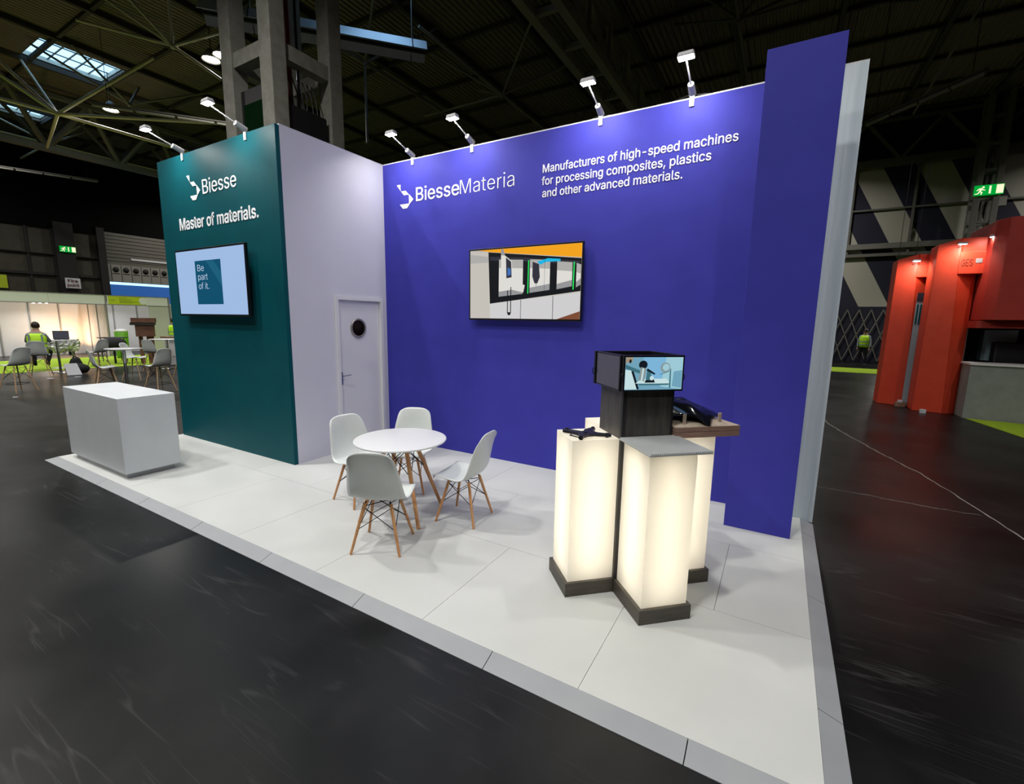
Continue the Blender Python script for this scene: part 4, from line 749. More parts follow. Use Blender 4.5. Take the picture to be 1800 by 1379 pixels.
# ================================================================== ARM SPOTLIGHTS
def arm_lamp():
    """clips over a wall top at the origin and leans out towards -y"""
    t = thing('arm_spotlight', (0, 0, 0), 'x', 'spotlight')
    q = MB(); q.box(-.022, .022, -.012, .155, .0, .02, 'lampwhite'); q.box(-.022, .022, -.014, -.002, -.085, .02, 'lampwhite'); q.box(-.022, .022, .145, .157, -.06, .02, 'lampwhite'); q.build('clamp', t, False, bevel=.002)
    h = Vector((0, -.40, .165)); p = Vector((0, .01, .03)); d = (h - p).normalized()
    q = MB(); q.tube(p, p + d * .13, .034, 'lampgrey', 14, r2=.030); q.build('driver_housing', t, False)
    q = MB(); q.tube(p + d * .12, h, .0075, 'lampwhite', 8); q.build('arm', t, False)
    q = MB(); a = []
    for zz, w_, l_ in ((.0, .075, .045), (.045, .065, .035)):
        a += [(-w_, h.y - l_, h.z + zz), (w_, h.y - l_, h.z + zz), (w_, h.y + l_, h.z + zz), (-w_, h.y + l_, h.z + zz)]
    q.hexa(a, 'lampgrey'); q.build('lamp_head', t, False, bevel=.012)
    q = MB(); q.box(-.066, .066, h.y - .036, h.y + .036, h.z - .004, h.z + .002, 'lens'); q.build('lit_lens', t, False)
    l = bpy.data.lights.new('spot_light', 'AREA'); l.shape = 'RECTANGLE'; l.size = .13; l.size_y = .07; l.energy = 11; l.color = (1, .97, .93); l.spread = R(165)
    lo = bpy.data.objects.new('spot_light', l); COL.objects.link(lo); lo.parent = t; lo.location = (0, h.y, h.z - .012); lo.rotation_euler = (R(22), 0, 0)
    return t
proto = arm_lamp()
spots = [(.57, 0, H, 'glowing arm spotlight on the blue wall, nearest the white side wall'),
         (1.56, 0, H, 'glowing arm spotlight on the blue wall, second from the corner, above the logo lettering'),
         (3.24, 0, H, 'arm spotlight on the blue wall above the start of the slogan, white head'),
         (4.16, 0, H, 'arm spotlight on the blue wall nearest the tall fin'),
         (-2.06, -D - TT, HT, 'glowing arm spotlight at the left end of the teal tower'),
         (-.57, -D - TT, HT, 'arm spotlight with a grey head on the teal tower near the grey column')]
for i, (x, y, z, lab) in enumerate(spots):
    o = proto if i == 0 else copy_tree(proto)
    place(o, (x, y, z + .001), 0, lab, 'arm spotlights along the wall tops')
t = thing('power_cable', (3.7, .05, H), 'thin dark cable lying along the top of the blue wall', 'cable')
q = MB(); q.path([(2.9, .05, H + .008), (3.1, .04, H + .012), (3.2, .03, H + .03), (3.35, .03, H + .012), (3.9, .06, H + .008), (4.1, .02, H + .03), (4.3, .03, H + .018), (4.4, .07, H + .006)], .005, 'wire', 6); q.build('wire', t)

# ================================================================== COUNTER
t = thing('reception_counter', (-1.85, -2.7, 0), 'plain white box shaped reception counter at the left end of the platform', 'counter')
q = MB(); q.box(-2.66, -1.055, -2.965, -2.415, .065, .925, 'counter'); q.build('counter_body', t, bevel=.003)
q = MB(); q.box(-2.60, -1.13, -2.93, -2.46, 0, .065, 'plinth_grey'); q.build('recessed_plinth', t)

# ================================================================== CHAIRS
def shell_mesh(seat, back):
    """moulded one piece shell; +y is the front"""
    nu, nv = 14, 22; prof = []
    P = [(.235, -.022), (.20, -.004), (.12, -.012), (.02, -.024), (-.08, -.02), (-.155, .012), (-.198, .08), (-.222, .17), (-.238, .27), (-.252, .36), (-.266, .415)]
    Wd = [.205, .222, .235, .238, .236, .232, .226, .214, .198, .180, .158]
    def cr(A, t):
        n = len(A) - 1; x = t * n; i = min(int(x), n - 1); f = x - i
        p0, p1, p2, p3 = A[max(i - 1, 0)], A[i], A[i + 1], A[min(i + 2, n)]
        g = lambda a, b_, c, d_: .5 * (2 * b_ + (c - a) * f + (2 * a - 5 * b_ + 4 * c - d_) * f * f + (3 * b_ - a - 3 * c + d_) * f ** 3)
        return tuple(g(*z) for z in zip(p0, p1, p2, p3)) if isinstance(p0, tuple) else g(p0, p1, p2, p3)
    vs = []
    for j in range(nv + 1):
        t = j / nv; y, z = cr(P, t); w_ = cr(Wd, t)
        seatness = max(0, 1 - t / .5); backness = max(0, (t - .45) / .55)
        for i in range(nu + 1):
            u = -1 + 2 * i / nu; au = abs(u)
            zz = z + (.038 * au ** 2.5) * min(1, t * 5) * max(0, 1 - t / .62); yy = y + .050 * au ** 2.2 * math.sin(PI * min(max(t - .32, 0) / .60, 1)) + .012 * au ** 2 * backness
            zz -= .040 * max(0, (t - .72) / .28) ** 2 * au ** 4
            if t < .06: yy -= .03 * au ** 4
            vs.append((u * w_, yy, seat + zz))
    fs = [(j * (nu + 1) + i, j * (nu + 1) + i + 1, (j + 1) * (nu + 1) + i + 1, (j + 1) * (nu + 1) + i) for j in range(nv) for i in range(nu)]
    return vs, fs
def make_chair(name, seat, legtop, foot, woodm, ring=None, cat='chair'):
    t = thing(name, (0, 0, 0), 'x', cat)
    q = MB(); q.add(*shell_mesh(seat, 0), 'shell', True); o = q.build('seat_shell', t, False)
    so = o.modifiers.new('s', 'SOLIDIFY'); so.thickness = .009; so.offset = -1
    ft = []
    for sx, sy_ in ((-1, 1), (1, 1), (1, -1), (-1, -1)):
        a = Vector((sx * legtop, sy_ * legtop * .95, seat - .045)); f = Vector((sx * foot, sy_ * foot, 0)); ft.append((a, f))
        q = MB(); q.tube(a, f, .014, woodm, 12, r2=.0105); q.build('leg', t, False)
    q = MB()
    L_ = lambda k, s: ft[k][0].lerp(ft[k][1], s)
    for a, c in ((0, 1), (1, 2), (2, 3), (3, 0)):
        q.tube(L_(a, .08), L_(c, .52), .0035, 'wire', 6); q.tube(L_(c, .08), L_(a, .52), .0035, 'wire', 6)
    for k in range(4):
        q.tube(L_(k, .02), (ft[k][0].x * .9, ft[k][0].y * .9, seat - .028), .006, 'wire', 6)
        q.tube(L_(k, .06), L_((k + 2) % 4, .06), .004, 'wire', 6)
    q.build('wire_brace', t, False)
    if ring:
        q = MB(); n = 24; rr = [Vector((ring * math.cos(2 * PI * i / n), ring * math.sin(2 * PI * i / n), seat * .30)) for i in range(n + 1)]
        q.path(rr, .007, 'wire', 6); q.build('foot_ring', t, False)
    else:
        for k in range(4):
            for s in (.10, .52):
                q = MB(); p = L_(k, s); d = Vector((p.x, p.y, 0)).normalized(); q.tube(p + d * .010, p + d * .016, .004, 'brass', 8); q.build('bolt', t, False)
    return t
ch = make_chair('dining_chair', .435, .105, .195, 'wood')
def face(deg): return R(deg - 90)
spots = [((2.442, -2.487), 117, 'white shell chair with its back to the viewer, nearest the platform front edge'),
         ((1.545, -1.93), -10, 'white shell chair on the left of the round table, beside the white side wall'),
         ((2.695, -1.707), 188, 'white shell chair on the right of the round table, seen from its side'),
         ((1.745, -1.42), -62, 'white shell chair behind the round table, against the blue wall')]
for i, ((x, y), a, lab) in enumerate(spots):
    o = ch if i == 0 else copy_tree(ch); place(o, (x, y, 0.001), face(a), lab, 'white shell chairs at the round table')
# round table
TX, TYY = 2.14, -1.955
t = thing('round_table', (TX, TYY, 0), 'round white table with splayed wooden legs between four white chairs', 'table')
q = MB(); r = .425; q.lathe([(r - .03, .712), (r - .006, .716), (r, .724), (r - .004, .732), (r - .012, .735)], 'tabletop', 64, c=(TX, TYY, 0)); q.build('tabletop', t)
ft = []
for k in range(4):
    a = R(-26 + 90 * k); d = Vector((math.cos(a), math.sin(a), 0)); c = Vector((TX, TYY, 0))
    p = c + d * .13 + Vector((0, 0, .705)); f = c + d * .405 + Vector((0, 0, .001)); ft.append((p, f))
    q = MB(); q.tube(p, f, .021, 'wood', 14, r2=.016); q.build('leg', t)
q = MB(); L_ = lambda k, s: ft[k][0].lerp(ft[k][1], s)
for a, c in ((0, 1), (1, 2), (2, 3), (3, 0)):
    q.tube(L_(a, .04), L_(c, .40), .004, 'wire', 6); q.tube(L_(c, .04), L_(a, .40), .004, 'wire', 6)
for k in range(4): q.tube(L_(k, 0), (TX, TYY, .705), .008, 'wire', 6)
q.build('wire_brace', t)
q = MB(); q.lathe([(.16, .700), (.16, .712)], 'wire', 24, c=(TX, TYY, 0)); q.build('mounting_plate', t)

# ================================================================== DISPLAY STAND (rotated 43 degrees)
A = R(43); EU = Vector((math.cos(A), math.sin(A), 0)); EV = Vector((math.sin(A), -math.cos(A), 0))
def UV(u, v, z): return EU * u + EV * v + Vector((0, 0, z))
def ubox(mb, u0, u1, v0, v1, z0, z1, m):
    c = [UV(u0, v0, z0), UV(u1, v0, z0), UV(u1, v1, z0), UV(u0, v1, z0), UV(u0, v0, z1), UV(u1, v0, z1), UV(u1, v1, z1), UV(u0, v1, z1)]
    return mb.hexa(c, m)
U0, U1, V0, V1 = 1.672, 2.030, 4.118, 4.478; S_ = .352
cc = UV((U0 + U1) / 2, (V0 + V1) / 2, 0)
ds = thing('display_stand', cc, 'dark wood display column with four glowing light box plinths around it', 'display stand')
q = MB(); ubox(q, U0, U1, V0, V1, 0, 1.40, 'darkwood'); q.build('column', ds, bevel=.002)
q = MB(); e = .006
ubox(q, U0 - e, U0 + .02, V1 - .02, V1 + e, 0, 1.40, 'blackplastic'); ubox(q, U1 - .012, U1 + e * .3, V1 - .012, V1 + e * .3, 0, 1.4, 'blackplastic'); q.build('corner_strip', ds)
boxes = [('left', U0 - S_, U0, V0, V1), ('front', U0 - .004, U1 - .008, V1, V1 + .365), ('right', U1, U1 + .368, V0 + .015, V1 + .018), ('back', U0, U1, V0 - S_, V0)]
for nm, a, b_, c, d_ in boxes:
    q = MB(); ubox(q, a, b_, c, d_, 0, .096, 'darkwood_h'); q.build('plinth', ds)
    g = .022
    a2 = a + (g if nm != 'right' else .004); b2 = b_ - (g if nm != 'left' else .004); c2 = c + (g if nm != 'front' else .004); d2 = d_ - (g if nm != 'back' else .004)
    zt = 1.078
    q = MB(); c8 = [UV(a2, c2, .096), UV(b2, c2, .096), UV(b2, d2, .096), UV(a2, d2, .096), UV(a2, c2, zt), UV(b2, c2, zt), UV(b2, d2, zt), UV(a2, d2, zt)]
    q.add(c8, [(4, 5, 6, 7), (0, 1, 5, 4), (1, 2, 6, 5), (2, 3, 7, 6), (3, 0, 4, 7)], 'acrylic'); lb = q.build('light_box', ds); lb['label'] = 'glowing opal light box'
    q = MB(); um, vm = (a2 + b2) / 2, (c2 + d2) / 2
    q.tube(UV(um, vm, .12), UV(um, vm, 1.04), .014, 'tube', 12); q.build('lamp_tube', lb)
# shelf sheet, bracket, mould
q = MB(); n = 30; u0, u1, v0, v1 = U0 - .02, U1 + .03, V1 + .008, V1 + .40
for k in range(n):
    a = u0 + (u1 - u0) * k / n; b_ = a + (u1 - u0) / n
    for f0, f1, z in ((0, .5, 1.090), (.5, 1, 1.098)):
        ubox(q, a + (b_ - a) * f0, a + (b_ - a) * f1, v0, v1, 1.081, z, 'sheet')
tag(q.build('ribbed_sheet'), 'thin ribbed grey sheet lying on the front light box', 'sheet')
def uvp(pts, z0, z1, m, mb):
    mb.extr([UV(u, v, z0) for u, v in pts], (0, 0, z1 - z0), m)
q = MB()
bx = (U0 - S_ + .03, V1 - .01)
pts = [(1.385, 4.20), (1.40, 4.235), (1.43, 4.27), (1.455, 4.30), (1.475, 4.30), (1.50, 4.255), (1.545, 4.225), (1.585, 4.21), (1.59, 4.235), (1.56, 4.27), (1.54, 4.315), (1.555, 4.355), (1.60, 4.385), (1.635, 4.405), (1.62, 4.43), (1.575, 4.415), (1.52, 4.395), (1.475, 4.40), (1.435, 4.425), (1.41, 4.455), (1.385, 4.445), (1.405, 4.41), (1.415, 4.37), (1.40, 4.33), (1.37, 4.285), (1.345, 4.25), (1.355, 4.22)]
uvp(pts, 1.086, 1.104, 'black_part', q)
for (u, v) in ((1.385, 4.23), (1.60, 4.41), (1.405, 4.44), (1.575, 4.225), (1.47, 4.35)):
    q.tube(UV(u, v, 1.080), UV(u, v, 1.110), .012, 'black_part', 12)
q.tube(UV(1.36, 4.36, 1.092), UV(1.40, 4.30, 1.092), .005, 'black_part', 8); q.tube(UV(1.36, 4.36, 1.092), UV(1.395, 4.42, 1.092), .005, 'black_part', 8)
tag(q.build('carbon_bracket', bevel=.003), 'black winged carbon part lying on the left light box', 'machined part')
mb_ = thing('mould_block', UV(2.3, 4.28, 1.08), 'beige layered mould block on the right hand light box', 'mould')
m0, m1, n0, n1 = U1 + .012, U1 + .50, V0 + .0, V1 + .035
q = MB(); ubox(q, m0, m1, n0, n1, 1.080, 1.118, 'mould_side'); ubox(q, m0, m1, n0, n1, 1.121, 1.150, 'mould_side'); ubox(q, m0 + .003, m1 - .003, n0 + .003, n1 - .003, 1.115, 1.125, 'mould'); q.build('base_board', mb_)
nu, nv = 28, 22; vs = []
def mh(a, c):
    w_ = math.sin(PI * min(1, a)) ** .6 * math.sin(PI * c) ** .6
    return .045 * w_ * (1 + .25 * math.cos(a * 9)) + .004
for j in range(nv + 1):
    for i in range(nu + 1):
        a = i / nu; c = j / nv; vs.append(UV(m0 + .02 + (m1 - m0 - .05) * a, n0 + .03 + (n1 - n0 - .06) * c, 1.15 + mh(a, c)))
q = MB(); q.add(vs, [(j * (nu + 1) + i, j * (nu + 1) + i + 1, (j + 1) * (nu + 1) + i + 1, (j + 1) * (nu + 1) + i) for j in range(nv) for i in range(nu)], 'mould', True)
ubox(q, m0 + .001, m1 - .001, n0 + .001, n1 - .001, 1.149, 1.154, 'mould')
q.build('moulded_face', mb_)
for u, v in ((m0 + .09, n1 - .05), (m1 - .12, n1 - .06), (m1 - .13, n0 + .06), (m0 + .09, n0 + .06)):
    q = MB(); ubox(q, u - .011, u + .011, v - .008, v + .008, 1.153, 1.232, 'mould'); q.build('corner_post', mb_, bevel=.004)
# glossy black formed part: saddle with peaked middle and drooping nose
vs = []; nu, nv = 36, 26
for j in range(nv + 1):
    for i in range(nu + 1):
        a = i / nu; c = j / nv
        wid = .30 * (.60 + .40 * math.sin(PI * min(a * 1.05, 1)))          # half width along v varies
        u = m0 + .015 + (m1 - m0 - .10) * a; v = (n0 + n1) / 2 + (c - .5) * wid * 1.05
        crown = math.cos((c - .5) * PI * .86) ** 1.0
        z = 1.190 + .135 * crown * (1 - .75 * max(0, a - .40) / .60) - .045 * math.exp(-((a - .60) / .13) ** 2) * (c ** 3) * 1.2
        z -= .018 * math.exp(-((c - .62) / .10) ** 2) * math.exp(-((a - .45) / .3) ** 2)
        vs.append(UV(u, v + .05 * math.exp(-((a - .60) / .12) ** 2) * c ** 2, z))
q = MB(); q.add(vs, [(j * (nu + 1) + i, j * (nu + 1) + i + 1, (j + 1) * (nu + 1) + i + 1, (j + 1) * (nu + 1) + i) for j in range(nv) for i in range(nu)], 'gloss_black', True)
o = q.build('formed_part'); so = o.modifiers.new('s', 'SOLIDIFY'); so.thickness = .004
tag(o, 'glossy black vacuum formed part resting on the beige mould block', 'formed part')

# monitors on the four column faces
E('mblue', .10, .30, .42); E('mpale', .33, .58, .66); E('mdark', .006, .010, .016); E('mlight', .55, .72, .74); E('mmid', .16, .36, .48); E('mteal', .05, .16, .20); E('mgrey', .24, .30, .30); E('msky', .20, .45, .68); E('mtan', .35, .27, .18)
def monitor(label, org, ex, nrm, w_, h_, picture=None, off=False):
    """org = lower left corner of the casing face, ex = right vector, nrm = outward normal"""
    org = Vector(org); ex = Vector(ex); nrm = Vector(nrm); ez = Vector((0, 0, 1))
    t = thing('monitor', org + ex * w_ / 2, label, 'monitor', 0, 'monitors on the wooden column')
    def slab(mb, a0, a1, z0, z1, d0, d1, m):
        P = lambda a, z, d: org + ex * a + ez * z + nrm * d
        mb.hexa([P(a0, z0, d0), P(a1, z0, d0), P(a1, z0, d1), P(a0, z0, d1), P(a0, z1, d0), P(a1, z1, d0), P(a1, z1, d1), P(a0, z1, d1)], m)
    q = MB(); slab(q, 0, w_, 0, h_, -.026, 0, 'bezel'); q.build('casing', t, bevel=.002)
    q = MB(); slab(q, .012, w_ - .012, .012, h_ - .012, 0, .0006, M['mpale'] if not off else M['scr_off']); s = q.build('screen', t)
    q = MB()
    for a in (.0, w_):
        pts = [org + ex * (a + (-1 if a == 0 else 1) * .014 * math.sin(PI * k / 6)) + ez * (h_ * .28 + .05 * k / 6) - nrm * .01 for k in range(7)]
        q.path(pts, .003, 'wire', 6)
    q.build('cable_loop', t)
    if picture:
        q = MB(); sw, sh = w_ - .024, h_ - .024
        for k, (pts, m) in enumerate(picture): q.add([org + ex * (.012 + x * sw) + ez * (.012 + y * sh) + nrm * (.0012 + k * .00012) for x, y in pts], [tuple(range(len(pts)))], m)
        q.build('picture', s)
    return t
M['scr_off'] = mat('screen_dim', (0.035, 0.034, 0.045), 0.15, emit=(.03, .028, .04), es=.8)
def circ(cx_, cy_, r1, r2, n=18): return [(cx_ + r1 * math.cos(2 * PI * k / n), cy_ + r2 * math.sin(2 * PI * k / n)) for k in range(n)]
pic = [([(0, 0), (1, 0), (1, 1), (0, 1)], 'mmid'), ([(.62, .1), (1, 0), (1, 1), (.70, 1)], 'mpale'), ([(.35, .25), (.62, .15), (.70, 1), (.30, 1)], 'msky'),
       ([(0, .02), (.22, .02), (.10, .60), (0, .62)], 'mlight'), ([(.10, .58), (.14, .58), (.25, .02), (.21, .02)], 'mdark'), ([(0, .66), (.25, .50), (.25, .60), (0, .78)], 'mteal'),
       ([(.18, .20), (.80, .18), (.72, .34), (.28, .34)], 'mlight'), ([(.25, .14), (.75, .14), (.80, .19), (.22, .19)], 'mteal'), ([(.34, .22), (.52, .22), (.50, .32), (.36, .32)], 'mdark'),
       (circ(.30, .77, .075, .13), 'mdark'), ([(.23, .30), (.33, .26), (.36, .66), (.26, .70)], 'mgrey'), ([(.27, .28), (.30, .28), (.32, .66), (.29, .66)], 'mlight'),
       ([(.36, .30), (.47, .30), (.44, .52), (.37, .60)], 'mteal'), (circ(.46, .36, .035, .07), 'mlight'), ([(.36, .60), (.50, .46), (.52, .50), (.38, .66)], 'mdark'),
       (circ(.69, .68, .085, .16), 'mgrey'), (circ(.70, .69, .06, .11), 'mpale'), ([(.60, .46), (.76, .56), (.76, .58), (.60, .48)], 'mteal'),
       ([(.77, .04), (.80, .06), (.79, .66), (.77, .62)], 'mteal'), ([(.82, .10), (.99, .04), (.99, .60), (.84, .56)], 'mmid'), ([(.0, 1), (.12, 1), (.11, .86), (0, .82)], 'mtan'), (circ(.075, .88, .02, .06), 'mdark')]
ZM = 1.402; MH = .232
monitor('lit monitor facing the front with a blue machining scene', UV(U0 - .035, V1 + .045, ZM), EU, EV, .425, MH, pic)
monitor('dim dark monitor on the left face of the wooden column', UV(U0 - .045, V0 + .005, ZM), EV, -EU, .372, MH, None, True)
monitor('monitor seen from behind on the far left face of the column', UV(U1 + .015, V0 - .03, ZM), -EU, -EV, .425, MH, None, True)
monitor('monitor seen from behind on the far right face of the column', UV(U1 + .045, V1 + .012, ZM), -EV, EU, .40, MH, None, True)
q = MB(); ubox(q, U0 - .012, U1 + .012, V0 - .0, V1 + .012, 1.400, ZM - .0005, 'blackplastic')
q.v = [tuple(v) for v in q.v]
o = q.build('monitor_bracket', ds)
q = MB()
for (u, v) in ((U0 + .01, V1 + .02), (U0 - .018, V1 - .01)):
    ubox(q, u - .006, u + .006, v - .006, v + .006, ZM + .02, ZM + .035, 'white')
q.build('connector', ds)

# ================================================================== LEFT BACKGROUND: cafe area and shell scheme
b = MB(); b.box(-20.9, -15.6, -6, 12, FZ, FZ + .008, 'limecarpet'); tag(b.build('carpet'), 'lime green aisle carpet in front of the white stands', 'carpet')
b = MB(); b.box(-24.2, -20.9, -6, 12, FZ, FZ + .006, 'grey'); 
# shell scheme stands
t = thing('shell_stand', (-21, 2.5, FZ), 'white shell scheme stand with a long blank fascia at far left', 'stand')
XS = -21.0; Z0 = 2.28; Z1 = 2.66
for a, c in ((-6, -3), (-3, 0), (0, 1.75), (1.75, 3.6)):
    q = MB(); q.box(XS, XS + .03, a + .004, c - .004, Z0, Z1, 'fascia'); q.box(XS + .0, XS + .04, a, c, Z1, Z1 + .03, 'alu'); q.box(XS, XS + .04, a, c, Z0 - .03, Z0, 'alu'); q.build('fascia', t)
for y in (-6, -3, -.2, 3.6):
    q = MB(); q.box(XS - .02, XS + .04, y - .03, y + .03, FZ, Z1 + .03, 'alu'); q.build('post', t)
for k in range(10):
    y = -6 + k * .98
    q = MB(); q.box(-24, -23.96, y + .03, y + .95, FZ, 2.45, 'shellwall'); q.build('panel', t)
    q = MB(); q.box(-24.01, -23.93, y - .025, y + .025, FZ, 2.48, 'alu'); q.build('post', t)
q = MB(); q.box(-24.02, -23.92, -6, 3.8, 2.45, 2.5, 'alu'); q.box(XS - 3, XS, 3.57, 3.63, 2.45, 2.5, 'alu'); q.build('top_rail', t)
for k in range(3):
    x = XS - .05 - k * .98
    q = MB(); q.box(x - .95, x - .03, 3.59, 3.62, FZ, 2.45, 'shellwall'); q.build('panel', t)
    q = MB(); q.box(x - .025, x + .025, 3.56, 3.65, FZ, 2.48, 'alu'); q.build('post', t)
t = thing('shell_stand', (-21, 4.8, FZ), 'white shell scheme stand with a lime name board', 'stand')
q = MB(); q.box(XS, XS + .03, 3.66, 6.0, Z0, Z1, 'fascia'); q.box(XS, XS + .04, 3.63, 6.05, Z1, Z1 + .03, 'alu'); q.box(XS, XS + .04, 3.63, 6.05, Z0 - .03, Z0, 'alu'); q.build('fascia', t)
q = MB(); q.box(XS + .03, XS + .036, 3.70, 5.1, Z0 + .01, Z1 - .01, 'lime'); nb = q.build('name_board', t)
q = MB()
for (y, z, w_) in ((3.75, 2.46, .2), (4.1, 2.56, .3), (4.1, 2.49, .45), (4.1, 2.42, .75), (4.1, 2.37, .5)): q.box(XS + .036, XS + .039, y, y + w_, z, z + .022, 'lime_print')
q.build('print_lines', nb)
q = MB(); q.lathe([(.16, 0), (.16, .01)], 'fascia', 24, c=(XS + .037, 5.0, 2.47), ax=(1, 0, 0), smooth=False); q.build('round_badge', nb)
for y in (6.05, 7.2):
    q = MB(); q.box(XS - .02, XS + .04, y - .03, y + .03, FZ, Z1 + .03, 'alu'); q.build('post', t)
for k in range(5):
    y = 3.86 + k * .98
    q = MB(); q.box(-24, -23.96, y + .03, y + .95, FZ, 2.45, 'shellwall'); q.build('panel', t)
    q = MB(); q.box(-24.01, -23.93, y - .025, y + .025, FZ, 2.48, 'alu'); q.build('post', t)
q = MB(); q.box(XS - .01, XS + .02, 5.2, 6.0, FZ, Z0 - .03, 'shellwall'); q.box(XS - .01, XS + .02, 6.1, 7.2, FZ, Z0 - .03, 'shellwall'); q.build('front_panel', t)
# stand lamps on the far stand
for i, (y, lab) in enumerate(((.4, 'triple spotlight glowing inside the white shell stand'), )):
    t = thing('spot_track', (-22.6, y + 1.6, 2.45), lab, 'spotlight')
    q = MB(); q.box(-22.64, -22.6, y + 1.2, y + 1.9, 2.36, 2.40, 'blackplastic'); q.build('track', t)
    for k in range(3):
        q = MB(); yy = y + 1.3 + k * .2; q.lathe([(.035, 0), (.05, .09)], 'blackplastic', 12, c=(-22.62, yy, 2.27)); q.lathe([(.045, -.002), (.045, .002)], 'lens', 12, c=(-22.62, yy, 2.268)); q.build('lamp', t)
def lamp_light(name, loc, e, color, size=.2, rot=(0, 0, 0), spread=160, parent=None):
    l = bpy.data.lights.new(name, 'AREA'); l.energy = e; l.color = color; l.size = size; l.spread = R(spread)
    o = bpy.data.objects.new(name, l); COL.objects.link(o); o.location = loc; o.rotation_euler = rot
    if parent: attach(o, parent)
    return o
lamp_light('stand_light', (-22.62, 2.0, 2.2), 40, (1, .94, .85), .4, parent=t)
lamp_light('stand_light', (-22.4, -1.2, 2.3), 60, (.95, .98, 1), .5, parent=t)
lamp_light('stand_light', (-22.5, 4.6, 2.3), 30, (.95, .97, 1), .5, parent=t)
t = thing('uplighter', (-23.3, 2.9, FZ), 'warm glowing uplighter on the floor behind the seated person', 'lamp')
q = MB(); q.lathe([(.10, 0), (.12, .2), (.10, .22)], 'blackplastic', 16, c=(-23.3, 2.9, FZ)); q.build('lamp_body', t)
q = MB(); q.lathe([(.09, .222), (.09, .226)], emis('warm_lens', (1, .5, .2), 15), 16, c=(-23.3, 2.9, FZ)); q.build('lit_lens', t)
lamp_light('warm_light', (-23.3, 2.9, .25), 60, (1, .55, .26), .2, (R(180), 0, 0), 170, parent=t)

# bar stools around the poseur tables
st = make_chair('bar_stool', .655, .115, .235, 'wood_pale', ring=.205, cat='bar stool')
G = None
sp_ = [((-10.55, -1.68), 205, 'white shell bar stool at the left edge facing left'),
       ((-8.95, -2.68), 200, 'bar stool cut off by the left picture edge, only a front leg in view'),
       ((-13.75, -.50), 158, 'bar stool under the seated person in the yellow vest'),
       ((-8.42, -.70), 80, 'white shell bar stool left of the nearest poseur table, facing it'),
       ((-14.1, .98), 205, 'white shell bar stool facing left behind the black bag'),
       ((-11.0, .82), 42, 'white shell bar stool right behind the nearest poseur table post'),
       ((-8.05, .22), 195, 'white shell bar stool right of the nearest poseur table, its back towards the teal tower'),
       ((-12.9, 2.05), 120, 'white bar stool in front of the far poseur table by the teal tower'),
       ((-10.6, 1.95), 200, 'bar stool half hidden behind the left edge of the teal tower')]
for i, ((x, y), a, lab) in enumerate(sp_):
    o = st if i == 0 else copy_tree(st); place(o, (x, y, FZ + .009), face(a), lab, 'white bar stools in the cafe area')
def poseur(x, y, lab, r=.37, h=1.05):
    t = thing('poseur_table', (x, y, FZ), lab, 'table', 0, 'tall round tables in the cafe area')
    q = MB(); q.lathe([(r - .02, h - .03), (r, h - .02), (r, h)], 'tabletop', 40, c=(x, y, FZ)); q.build('tabletop', t)
    q = MB(); q.tube((x, y, FZ + .02), (x, y, FZ + h - .03), .035, 'chrome', 14); q.build('post', t)
    q = MB(); q.lathe([(.24, 0), (.235, .012), (.04, .03)], 'chrome', 32, c=(x, y, FZ)); q.build('foot_plate', t)
poseur(-8.92, -.13, 'tall round white table on a chrome post nearest the reception counter')
poseur(-13.6, 2.75, 'tall round white table beside the teal tower edge', .5)
poseur(-14.75, .20, 'tall table where the person in the yellow vest works on a laptop', .42)
t = thing('laptop', (-14.85, .25, 1.02), 'open dark laptop on the table in front of the seated person', 'laptop')
q = MB(); rz = R(165); ex = Vector((math.cos(rz + PI / 2), math.sin(rz + PI / 2), 0)); ey = Vector((math.cos(rz), math.sin(rz), 0)); o0 = Vector((-14.75, .32, FZ + 1.052))
def slab3(q, o, ax, ay, az, m): q.hexa([o, o + ax, o + ax + ay, o + ay, o + az, o + ax + az, o + ax + ay + az, o + ay + az], m)
slab3(q, o0 - ex * .17 - ey * .12, ex * .34, ey * .24, Vector((0, 0, .015)), 'blackplastic'); q.build('keyboard_base', t)
q = MB(); slab3(q, o0 - ex * .19 + ey * .12 + Vector((0, 0, .015)), ex * .38, ey * .012, ey * .06 + Vector((0, 0, .26)), 'bezel'); q.build('lid', t)
q = MB(); slab3(q, o0 - ex * .175 + ey * .117 + Vector((0, 0, .03)), ex * .35, ey * .002, ey * .055 + Vector((0, 0, .23)), 'sdark'); q.build('screen', t)
# bag
t = thing('backpack', (-13.7, .15, FZ), 'black backpack with a white sheet leaning on it under the table', 'bag')
q = MB(); q.hexa([(-14.1, .12, FZ + .02), (-13.8, .12, FZ + .02), (-13.8, .62, FZ + .02), (-14.1, .62, FZ + .02), (-14.02, .26, FZ + .50), (-13.9, .26, FZ + .50), (-13.9, .46, FZ + .54), (-14.02, .46, FZ + .54)], 'black_cloth'); q.ball((-13.85, .36, FZ + .17), .2, 'black_cloth', 14, 10, (1.0, 1.5, .85)); o = q.build('bag_body', t, bevel=.06)
q = MB(); q.path([(-13.95, .30, FZ + .50), (-13.95, .36, FZ + .57), (-13.95, .42, FZ + .50)], .015, 'black_cloth', 6); q.build('bag_handle', t)
q = MB(); q.extr([(-13.52, .02, FZ + .01), (-13.52, .36, FZ + .01), (-13.66, .30, FZ + .36), (-13.66, .0, FZ + .36)], (.012, 0, 0.003), 'paper'); tag(q.build('paper_sheet'), 'white sheet of card leaning against the black backpack', 'paper')
